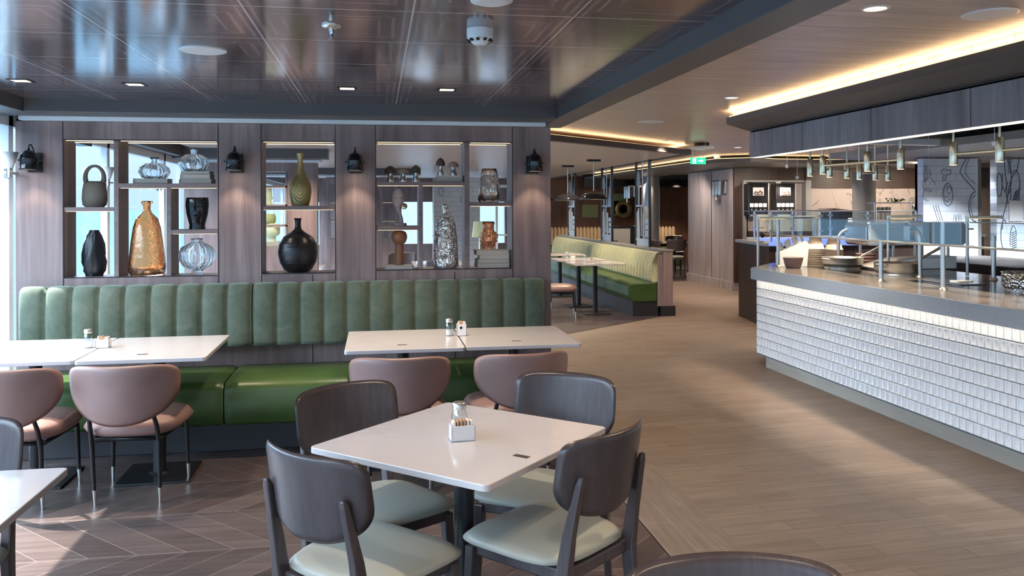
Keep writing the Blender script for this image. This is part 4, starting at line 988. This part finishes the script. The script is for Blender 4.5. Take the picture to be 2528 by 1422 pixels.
tag(B().box(-.12, .12, -.2, .2, 0, 1.25).box(-.12, .12, -.2, .2, 1.30, 1.8).build('steel_cabinet', M['steel'], loc=(8.15, 10.75, 0), bevel=.006), 'tall steel cabinet in the doorway between the tiled walls', 'cabinet')
tag(B().lathe([(.19, 0), (.19, 2.0), (.19, 2.16)], seg=40).build('round_column', mat('column_grey', (.17, .17, .18), .3), loc=(8.32, 13.2, .0)), 'round grey column in front of the marble wall', 'column')

# island counter with glass guards
isl = thing('buffet_island', 'dark buffet island with a blue glowing cold well behind the servery corner', 'counter', (6.5, 10.3, 0))
def il(o): o.location = (-6.5, -10.3, 0); return o
il(B().prism([(4.95, 9.95), (5.15, 11.3), (7.1, 11.3), (7.1, 9.95)], 0, 1.06).build('carcass', M['dark_wood'], isl))
il(B().prism([(4.90, 9.92), (5.12, 11.35), (7.12, 11.35), (7.12, 9.92)], 1.06, 1.10).build('worktop', M['steel'], isl))
il(B().box(4.93, 6.2, 9.905, 9.92, 1.07, 1.12).build('blue_light_strip', M['blue_light'], isl))
il(B().box(5.3, 7.0, 10.2, 11.0, 1.10, 1.13).build('cold_well', M['blue_light'], isl))
for i, (y, x0, x1) in enumerate(((10.0, 5.0, 7.05), (11.1, 5.3, 7.05))):
    t = thing('glass_guard', ['clear glass guard with steel posts on the near side of the buffet island', 'glass guard with steel clamps on the far side of the buffet island'][i], 'glass guard', (x0, y, 1.10), 0, 'glass guards on the servery')
    n = 4
    for k in range(n):
        x = (x1 - x0) * k / (n - 1)
        p = B().tube([(x, 0, 0), (x, 0, .40)], .016).build('post', M['steel'], t)
        B().box(x - .03, x + .03, -.02, .02, .33, .36).box(x - .03, x + .03, -.02, .02, .14, .17).build('clamp', M['steel'], p)
    B().box(0, x1 - x0, -.004, .004, .12, .40).build('front_glass', M['guard'], t)
    B().box(0, x1 - x0, -.0, .35, .402, .410).build('shelf_glass', M['guard'], t)
    B().tube([(0, 0, .41), (x1 - x0, 0, .41)], .007, seg=6).build('rail', M['steel'], t)
# cooking station behind the pans: reflective screens and sloped hood
def station(x, y, w, label, m='mirror', z=1.16, h=.24):
    t = thing('food_warmer', label, 'warmer', (x, y, .965), 0, 'food warmers behind the pans')
    b = B(); P_ = rrect(-w / 2, w / 2, z - .965, z - .965 + h, .05); b.prism(P_, -.2, .2, axis=1); b.build('hood', M[m], t, bevel=.004)
    B().box(-w / 2 + .03, w / 2 - .08, -.204, -.2, z - .965 + .02, z - .965 + h - .02).build('glass_front', M['guardwhite'], t)
    for sx in (-1, 1): B().tube([(sx * (w / 2 - .06), 0, 0), (sx * (w / 2 - .06), 0, z - .965 + .01)], .015).build('leg', M['steel'], t)
M['guardwhite'] = mat('frosted_glass', (.62, .72, .76), .15)
station(5.22, 8.05, .5, 'steel food warmer with pale glass front, left one behind the pans')
station(5.75, 7.9, .5, 'steel food warmer with pale glass front, middle one behind the second pan', 'steel')
station(6.05, 6.4, .55, 'steel food warmer at the right edge behind the hammered pot', 'steel')
tag(B().box(-.55, .55, -.9, .9, 0, 1.0).build('back_counter', M['dark_wood'], loc=(6.3, 7.6, 0), bevel=.01), 'dark back counter behind the serving line', 'counter')
tag(B().prism([(-.4, 0), (.45, .0), (.45, .12), (-.1, .10), (-.4, .02)], -.15, .15, axis=1).build('sloped_screen', M['steel'], loc=(5.02, 7.3, .967), bevel=.004), 'sloped steel splash guard behind the pans', 'guard')
tag(B().lathe([(.001, 0), (.14, 0), (.15, .02), (.15, .24), (.13, .34), (.07, .41), (.001, .43)], seg=36, cap=False).build('mirror_urn', M['hammered'], loc=(5.15, 5.62, .965)), 'dark patterned domed urn behind the hammered pot', 'urn')

# things on the marble back counter
bc = thing('back_counter', 'dark back counter along the taupe marble wall', 'counter', (9.6, 14.2, 0))
B().box(-1.5, 1.6, -.3, .4, 0, 1.0).build('carcass', M['dark_wood'], bc, bevel=.01); B().box(-1.52, 1.62, -.33, .4, 1.0, 1.04).build('worktop', M['concrete'], bc)
def cyl(name, label, cat, x, y, z, pr, m, g=None): return tag(B().lathe(pr, seg=28).build(name, M[m], loc=(x, y, z)), label, cat, g)
t = thing('toaster', 'dark conveyor toaster with steel hood on the back counter', 'toaster', (8.42, 14.1, 1.04))
B().box(-.28, .25, -.2, .2, 0, .42).build('body', M['black'], t, bevel=.01); B().prism([(-.3, .42), (.3, .40), (.34, .44), (-.3, .5)], -.25, .22, axis=1).build('hood', M['mirror'], t)
for k in (0, 1): B().box(.02 + .14 * k, .12 + .14 * k, -.205, -.2, .2, .32).build('dial_panel', M['whiteplastic'], t)
for k, x in enumerate((9.13, 9.22, 9.31)):
    t = thing('cup_dispenser', 'steel cup dispenser tube, %s of three beside the column' % ['left', 'middle', 'right'][k], 'dispenser', (x, 14.0, 1.04), 0, 'cup dispensers')
    B().lathe([(.04, 0), (.04, .42), (.042, .44)], seg=20).build('tube', M['steel'], t); B().lathe([(.045, .42), (.045, .5), (.035, .52)], seg=20).build('cup_stack', M['black'], t)
t = thing('juice_urn', 'tall clear domed dispenser with steel core on the back counter', 'dispenser', (9.83, 14.0, 1.04))
B().lathe([(.13, 0), (.13, .5), (.12, .6), (.08, .68), (.01, .71)], seg=32).build('dome', M['jar'], t); B().lathe([(.05, 0), (.05, .5), (.03, .56)], seg=20).build('core', M['mirror'], t)
cyl('steel_bin', 'round steel container at the right end of the marble back counter', 'container', 10.45, 14.0, 1.04, [(.16, 0), (.16, .38), (.15, .4)], 'steel')
t = thing('potted_herbs', 'small green herbs on a glass shelf by the illustrated wall', 'plant', (6.95, 10.3, 1.62))
b = B()
for i in range(40):
    a = random.uniform(0, 6.28); r_ = random.uniform(0, .1); x, y, z = r_ * 1.5 * math.cos(a), r_ * .5 * math.sin(a), random.uniform(0, .04)
    b.add([(x, y, z), (x + .02, y, z + .012), (x + .005, y + .01, z + .03)], [(0, 1, 2)])
b.build('leaves', mat('herb_green', (.05, .10, .03), .6), t); B().box(-.35, .2, -.1, .1, -.012, 0).tube([(-.3, 0, -.49), (-.3, 0, 0)], .012).build('glass_shelf', M['steel'], t)

# coffee machines in the alcove
def coffee(x, label):
    t = thing('drinks_machine', label, 'drinks machine', (x, 14.45, 1.40), 0, 'black drinks machines in the alcove')
    B().box(-.19, .19, -.1, .12, 0, .60).build('body', M['blackgloss'], t, bevel=.02)
    B().box(-.105, .105, -.108, -.1, .375, .525).build('screen', M['screen'], t)
    for k in range(4):
        B().prism(rrect(-.165 + .085 * k, -.095 + .085 * k, .165, .235, .012, 3), .099, .106, axis=1).build('button', M['whiteplastic'], t)
        B().lathe([(.008, 0), (.008, .006)], seg=12).build('indicator', M['whiteplastic'], t).matrix_local = Matrix.Translation((-.13 + .085 * k, -.099, .12)) @ Matrix.Rotation(R(90), 4, 'X')
    b = B().tube([(-.09, -.11, .41), (-.05, -.11, .45), (-.01, -.11, .42), (.03, -.11, .46), (.08, -.11, .42)], .016, seg=6); b.tube([(-.07, -.11, .39), (.09, -.11, .40)], .012, seg=6)
    b.build('screen_picture', M['mushcap'], t)
    B().box(.191, .21, -.105, .12, .0, .60).build('side_trim', M['steel'], t); B().box(-.17, .17, -.15, -.1, .0, .03).build('drip_tray', M['steel'], t)
coffee(6.93, 'left black drinks machine with screen in the lit alcove')
coffee(7.46, 'right black drinks machine with screen in the lit alcove')
t = thing('alcove_cabinet', 'taupe cabinet with round emblem below the drinks machines', 'cabinet', (7.3, 14.40, 0))
B().box(-.46, .62, -.2, .2, 0, 1.12).build('carcass', M['dark_wood'], t, bevel=.004)
B().box(-.46, .62, -.22, .2, 1.12, 1.385).build('front_panel', M['marble'], t)
B().box(-.46, .62, -.25, .2, 1.385, 1.40).build('worktop', M['concrete'], t)
B().tube([(-.3 + .1 * math.cos(R(a)), -.224, 1.25 + .085 * math.sin(R(a))) for a in range(0, 360, 20)], .004, closed=True, seg=6).build('round_emblem', M['brass'], t)
spot('alcove_fill', (7.35, 14.2, 2.0), 30, 150)  # spot added to brighten the dark alcove and its machines
tag(B().lathe([(.045, 0), (.045, .004), (.04, .006)], seg=24).build('alcove_downlight', M['lamp'], loc=(7.35, 14.4, 2.022)), 'small glowing downlight in the head of the drinks alcove', 'ceiling light')
t = thing('barrier_post', 'black barrier post standing beside the pillar', 'post', (6.62, 13.55, 0))
B().lathe([(.14, 0), (.14, .012), (.03, .03)], seg=28).build('base', M['black'], t); B().lathe([(.025, .02), (.025, 1.05), (.035, 1.06), (.035, 1.12), (.02, 1.13)], seg=20).build('pole', M['black'], t)
t = thing('condiment_station', 'low dark station with steel top beside the alcove', 'station', (7.0, 13.9, 0))
B().box(-.35, .6, -.2, .3, 0, .98).build('carcass', M['dark_wood'], t, bevel=.005); B().box(-.37, .62, -.22, .3, .98, 1.02).build('worktop', M['concrete'], t)

# pillar fittings and exit sign
t = thing('wall_lamp', 'chrome and glass wall lamp on the wood-clad pillar', 'wall lamp', (6.57, 15.1, 1.93), 0, 'chrome wall lamps')
B().box(-.02, 0, -.15, .15, -.1, .14).build('wall_plate', M['mirror'], t)
for k in range(5): B().tube([(-.13, -.14 + .07 * k, -.13), (-.13, -.14 + .07 * k, .13)], .03, seg=12).build('glass_tube', M['clear'] if k % 2 else M['mirror'], t)
B().box(-.16, 0, -.19, .19, .13, .15).build('top_cover', M['black'], t); B().tube([(-.1, .1, -.13), (-.1, .1, -.22)], .012).build('pull', M['whiteplastic'], t)
t2 = dup(t, (5.65, 17.9, 1.9), R(0), 'chrome and glass wall lamp on the column far behind the pillar')
t = thing('exit_sign', 'green lit exit sign with running man and arrow under the ceiling', 'exit sign', (4.42, 11.0, 2.21))
B().box(-.11, .11, -.008, .008, -.045, .045).build('panel', M['green_light'], t, bevel=.002)
b = B()
b.prism([(.0, -.008), (.04, -.008), (.04, -.025), (.075, .0), (.04, .025), (.04, .008), (.0, .008)], .0085, .0095, axis=1)
b.prism([(-.08, -.035), (-.035, -.035), (-.035, .035), (-.08, .035)], .0085, .0092, axis=1)
b.build('arrow_and_door', M['white_light'], t)
b = B(); b.tube([(-.055, -.0105, .012), (-.06, -.0105, -.004)], .006, seg=8); b.tube([(-.06, -.0105, -.004), (-.05, -.0105, -.014), (-.055, -.0105, -.028)], .004, seg=6); b.tube([(-.06, -.0105, -.004), (-.068, -.0105, -.016), (-.075, -.0105, -.016)], .004, seg=6); b.tube([(-.045, -.0105, .0), (-.057, -.0105, .008), (-.068, -.0105, .0)], .003, seg=6); b.lathe([(.001, -.005), (.005, 0), (.001, .005)], (-.053, -.0105, .022), 10)
b.build('running_man', M['green_light'], t)
B().tube([(-.08, 0, .045), (-.08, 0, .24)], .003).tube([(.08, 0, .045), (.08, 0, .24)], .003).build('hanger', M['steel'], t)

# ---------------------------------------------------------------- far booth by the aisle
bq2 = thing('banquette', 'pale green ribbed booth bench in the aisle behind the shelf wall', 'bench', (3.9, 11.5, 0))
def l2(o): o.location = (-3.9, -11.5, 0); return o
def chan_side():
    n, per = 46, 6; yA, yB = 11.46, 18.3; b = B(); vs = []
    pr = [(3.99, .49), (3.885, .49), (3.87, .53), (3.875, .7), (3.90, .82), (3.94, .89), (3.97, .915), (4.02, .92), (4.06, .92)]
    cols = n * per
    for i in range(cols + 1):
        w = abs(math.sin(PI * (i % per) / per)) ** .5 * .02
        for j, (x, z) in enumerate(pr): vs.append((x + (.02 - w if 0 < j < 7 else 0), yA + (yB - yA) * i / cols, z))
    k = len(pr); fs = [(i * k + j, i * k + j + 1, (i + 1) * k + j + 1, (i + 1) * k + j) for i in range(cols) for j in range(k - 1)]
    fs.append(tuple(range(k))); fs.append(tuple(cols * k + j for j in range(k))[::-1])
    return b.add(vs, fs, True).build('backrest', M['stripe_velvet'], bq2)
l2(chan_side())
for a, c in ((11.46, 12.7), (12.71, 13.9), (13.91, 15.1), (15.11, 16.3), (16.31, 18.3)):
    l2(B().prism([(3.98, .21), (3.60, .21), (3.545, .30), (3.54, .42), (3.57, .465), (3.62, .475), (3.98, .49)], -c, -a, axis=1).build('seat_cushion', M['green_leather'], bq2, bevel=.015))
l2(B().box(3.62, 4.0, 11.48, 18.3, 0, .21).build('plinth', M['plinth'], bq2))
l2(B().box(4.06, 4.21, 11.44, 18.3, .14, .93).box(3.985, 4.06, 11.455, 18.3, .14, .88).build('back_panel', M['wall_wood'], bq2, bevel=.003))
l2(B().box(4.03, 4.24, 11.42, 18.3, 0, .145).build('end_plinth', M['plinth'], bq2)); l2(B().box(4.04, 4.22, 11.43, 18.3, .93, .955).build('ledge', M['grey'], bq2, bevel=.003))
bl = [('marble-topped table before the far booth, nearest the aisle end', 3.19, 11.95), ('marble-topped table before the far booth, second from the aisle end', 3.16, 12.85), ('third marble-topped table along the far booth', 3.2, 14.4)]
for lb, x, y in bl: make_table('dining_table', lb, .75, .72, (x, y, 0), 0, group='tables along the far booth', marker=None)
for (x, y, lb) in ((2.98, 12.35, 'jar and sachet holder on the nearest far booth table'), ):
    pass
for k, (x, y) in enumerate(((3.05, 11.98), (2.98, 12.9))):
    make_jar((x, y, .75), 'glass shaker on the %s far booth table' % ['nearest', 'second'][k]); make_caddy((x + .1, y, .75), 0, 'sachet holder on the %s far booth table' % ['nearest', 'second'][k])
dup(pk, (2.62, 11.75, 0), R(-100), 'dusty pink chair half hidden by the shelf wall, at the far booth table', G2)
dup(pk, (2.5, 13.0, 0), R(-90), 'dusty pink chair mostly hidden, at the second far booth table', G2)
# metal screens with cut-out utensils standing on the booth ledge
M['alu'] = mat('pale_blue_metal', (.36, .42, .48), .35, metal=.3)
def screen_(ya, yb, label):
    t = thing('metal_screen', label, 'screen', (4.14, ya, .955), 0, 'metal utensil screens on the booth ledge')
    w = yb - ya; zt = 2.30 - .955
    for y in (0, w): B().box(-.018, .018, y - .018, y + .018, 0, zt).build('post', M['black'], t)
    b = B(); b.box(-.012, .012, 0, w, .62, .65).box(-.012, .012, 0, w, .08, .12); b.build('cross_bar', M['alu'], t)
    b = B()
    def q(pts, z=0): b.prism([(p[0] * w, p[1]) for p in pts], -.006, .006, axis=0)
    q([(.05, .65), (.25, .65), (.2, 1.0), (.1, 1.3), (.06, 1.25)]); q([(.3, .65), (.4, .65), (.26, .98)])
    q([(.52, .65), (.56, .65), (.56, 1.33), (.52, 1.33)])
    q([(.78, .65), (.84, .65), (.84, .95), (.98, .96), (.96, 1.1), (.85, 1.2), (.74, 1.15), (.68, .98), (.78, .95)])
    q([(.06, .15), (.32, .15), (.3, .25), (.06, .25)]); q([(.06, .27), (.3, .27), (.28, .34), (.08, .34)]); q([(.06, .36), (.34, .36), (.32, .43), (.06, .43)])
    q([(.42, .12), (.5, .12), (.5, .52), (.42, .52)]); q([(.60, .15), (.64, .15), (.64, .62), (.60, .62)])
    q([(.74, .12), (.84, .12), (.86, .58), (.80, .60)]); q([(.88, .12), (.98, .12), (.99, .50), (.92, .55)]); q([(.04, .12), (.96, .12), (.96, -.0), (.04, .0)])
    b.build('utensil_cutouts', M['alu'], t)
screen_(12.25, 12.92, 'metal utensil screen nearest the aisle on the booth ledge')
screen_(14.32, 14.98, 'metal utensil screen in the middle of the booth ledge')
screen_(17.1, 17.7, 'metal utensil screen farthest back on the booth ledge')
# pendants above the far booth tables
t0 = thing('pendant_lamp', 'black dome pendant over the nearest far booth table', 'pendant light', (3.28, 12.35, 1.69), 0, 'dome pendants over the far booth')
sh = B().lathe([(.205, 0), (.21, .003), (.205, .03), (.17, .075), (.11, .10), (.04, .112), (.02, .13)], seg=40, cap=False).build('shade', M['blackgloss'], t0)
B().lathe([(.205, .001), (.16, .06), (.04, .1)], seg=32, cap=False).build('shade_lining', M['brass'], sh)
B().tube([(0, 0, .12), (0, 0, .61)], .008, seg=8).build('rod', M['steel'], t0); B().box(-.10, .10, -.05, .05, .58, .61).build('canopy', M['black'], t0)
dup(t0, (3.28, 14.1, 1.69), 0, 'black dome pendant over the second far booth table'); dup(t0, (3.28, 16.2, 1.69), 0, 'black dome pendant deepest along the far booth, beside the shelf wall edge')
spot('pendant_bulb', (3.28, 12.35, 1.72), 16, 110); spot('pendant_bulb', (3.28, 14.1, 1.72), 16, 110)

# ---------------------------------------------------------------- far dining room
G3 = 'wooden chairs in the far dining room'
fl_ = [((6.62, 17.9), (.1, 1), 'dark chair nearest in the far dining room, between booth end and pillar'), ((7.35, 18.2), (-.6, .8), 'dark chair half hidden by the tall pillar'),
       ((6.2, 17.6), (1, .4), 'brown chair with pale seat at the booth end, left of the pillar gap'), ((7.4, 19.9), (-.2, -1), 'dark chair deep behind the pillar'),
       ((5.1, 18.0), (.3, 1), 'dark chair between the screens and the column'), ((4.9, 19.4), (1, 0), 'dark chair before the far booth wall'),
       ((4.62, 17.0), (0.2, 1), 'dark chair seen between the booth screens'), ((7.9, 19.3), (-1, 0), 'dark chair at the far red wall')]
for p, f, lb in fl_: dup(wc, (*p, 0), math.atan2(-f[0], f[1]), lb, G3)
for lb, x, y in (('pale table in the gap left of the tall pillar', 7.05, 19.05), ('pale table in the far dining room before the dark cabinet', 5.0, 18.8), ('pale table by the far red wall', 5.6, 20.6)):
    make_table('dining_table', lb, .75, .75, (x, y, 0), 0, group='tables in the far dining room', marker=None)
t = thing('wall_booth', 'tan channelled booth along the far red wall', 'bench', (5.6, 21.6, 0))
vs = B()
for k in range(38): vs.lathe([(.05, .0), (.05, .42), (.02, .47)], (-1.3 + .1 * k, .1, .58), 10)
vs.build('backrest', mat('tan_channel', (.33, .24, .15), .7), t); B().box(-1.4, 2.4, -.4, .3, .0, .5).build('seat', M['green_leather'], t, bevel=.03)
t = thing('host_cabinet', 'black cabinet with grey panels in the far dining room', 'cabinet', (6.05, 20.0, 0))
B().box(-.45, .75, -.3, .3, 0, 1.12).build('carcass', M['blackgloss'], t, bevel=.01); B().box(-.42, .1, -.31, -.3, .1, 1.05).build('panel', M['grey'], t)
t = thing('wall_art', 'abstract gold and olive picture on the far red wall', 'picture', (6.55, 21.97, 1.5))
B().box(-.25, .22, -.02, 0, -.1, .45).box(-.15, .3, -.02, 0, -.15, .25).build('canvas', M['hedge'], t)
B().lathe([(.12, 0), (.16, .02), (.22, .015), (.24, 0)], seg=28, cap=False).build('gold_ring', M['gold'], t).matrix_local = Matrix.Translation((.12, -.02, .03)) @ Matrix.Rotation(R(90), 4, 'X')
t = thing('wall_art', 'plain olive green picture left of the abstract one on the red wall', 'picture', (5.75, 21.97, 1.45))
B().box(-.25, .2, -.03, 0, -.15, .2).build('canvas', M['hedge'], t)
tag(B().lathe([(.2, 0), (.2, 2.4), (.2, 2.45)], seg=36).build('round_column', bpy.data.materials['column_grey'], loc=(6.45, 19.0, .0)), 'round grey column in the far dining room left of the pillar', 'column')
struct('trim_11', B().box(5.3, 9, 20.9, 21.1, 2.1, 2.45), M['black'])

# room seen through the right niche
for lb, x, y in (('pale table seen through the right niche, behind the torch ornament', .25, 8.1), ('pale table seen through the right niche, behind the silver bottle', 1.35, 9.6), ('pale table deep behind the right niche', .9, 12.5), ('table edge seen past the round black vase in the middle niche', -1.0, 8.6)):
    make_table('dining_table', lb, .75, .75, (x, y, 0), 0, group='tables behind the shelf wall', marker=None)
G4 = 'chairs behind the shelf wall'
for p, f, lb in (((.25, 7.6), (0, 1), 'grey-lit wooden chair right behind the torch ornament'), ((.2, 9.2), (.2, -1), 'dark wooden chair behind the mask sculpture'), ((1.3, 9.0), (0, 1), 'wooden chair behind the silver bottle'),
                 ((-.1, 10.4), (1, 0), 'wooden chair in the aisle behind the left niche column'), ((.9, 11.8), (0, 1), 'wooden chair deep behind the silver bottle'), ((1.7, 11.4), (-1, 0), 'wooden chair behind the orange vase'), ((.4, 13.3), (0, -1), 'wooden chair farthest behind the mask sculpture')):
    dup(wc, (*p, 0), math.atan2(-f[0], f[1]), lb, G4)
for x, y, lb in ((1.55, 12.6, 'pleated green table lamp behind the orange ringed vase, left one'), (2.25, 13.4, 'pleated green table lamp behind the orange ringed vase, right one')):
    t = thing('table_lamp', lb, 'lamp', (x, y, 0), 0, 'green table lamps')
    B().lathe([(.12, 1.12), (.09, 1.36)], seg=32, ribs=24, rib=.08).build('lamp_shade', M['lampshade'], t); B().lathe([(.1, 0), (.1, .02), (.012, .03), (.012, 1.14)], seg=16).build('stem', M['brass'], t)
t = thing('glazed_screen', 'framed glass screen wall far behind the right niche', 'screen', (2.4, 19.6, 0))
b = B()
for x in (-1.1, -.6, -.1, .4, .9): b.box(x, x + .05, 0, .05, 0, 2.1)
b.box(-1.1, .95, 0, .05, 2.05, 2.12).box(-1.1, .95, 0, .05, .9, .94); b.build('frame', M['beam_white'], t); B().box(-1.1, .95, .02, .028, .05, 2.05).build('pane', M['pane'], t)
w = struct('wall_tiled_far', B().box(1.15, 2.1, 17.0, 17.15, 0, 2.2), M['brick'])
B().tube([(x_, 16.999, z_) for x_, z_ in arc(1.3, 1.9, .05, .08, 0, 330)], .005, seg=6).tube([(x_, 16.999, z_) for x_, z_ in arc(1.75, 1.75, .05, .1, 0, 330)], .005, seg=6).build('drawing', M['ink'], w)

# swivel lamps on the window mullions
def winlamp(y, z, label):
    t = thing('window_lamp', label, 'wall lamp', (XW + .0, y, z), 0, 'steel reading lamps on the window posts')
    B().tube([(0, 0, 0), (.02, 0, 0)], .035, seg=20).build('wall_disc', M['steel'], t)
    B().tube([(.02, 0, 0), (.075, 0, 0), (.075, -.12, 0)], .008).build('arm', M['steel'], t)
    B().tube([(.075, -.12, -.03), (.075, -.12, .03)], .014).build('joint', M['steel'], t)
    B().lathe([(.02, .03), (.05, .13), (.052, .135), (.03, .06)], (.075, -.12, 0), 24, cap=False).build('shade', M['whiteplastic'], t)
winlamp(5.95, 1.80, 'steel lamp with white glass shade on the window post at the left edge')
winlamp(7.95, 1.80, 'steel lamp on the window post seen past the handled vase')
winlamp(9.75, 1.80, 'second steel lamp on a window post farther behind the handled vase')
tag(B().box(-.05, .05, -.6, .6, -.05, .05).build('roller_blind', M['black'], loc=(XW + .06, 6.7, 2.13)), 'rolled dark blind at the top of the left window', 'blind')
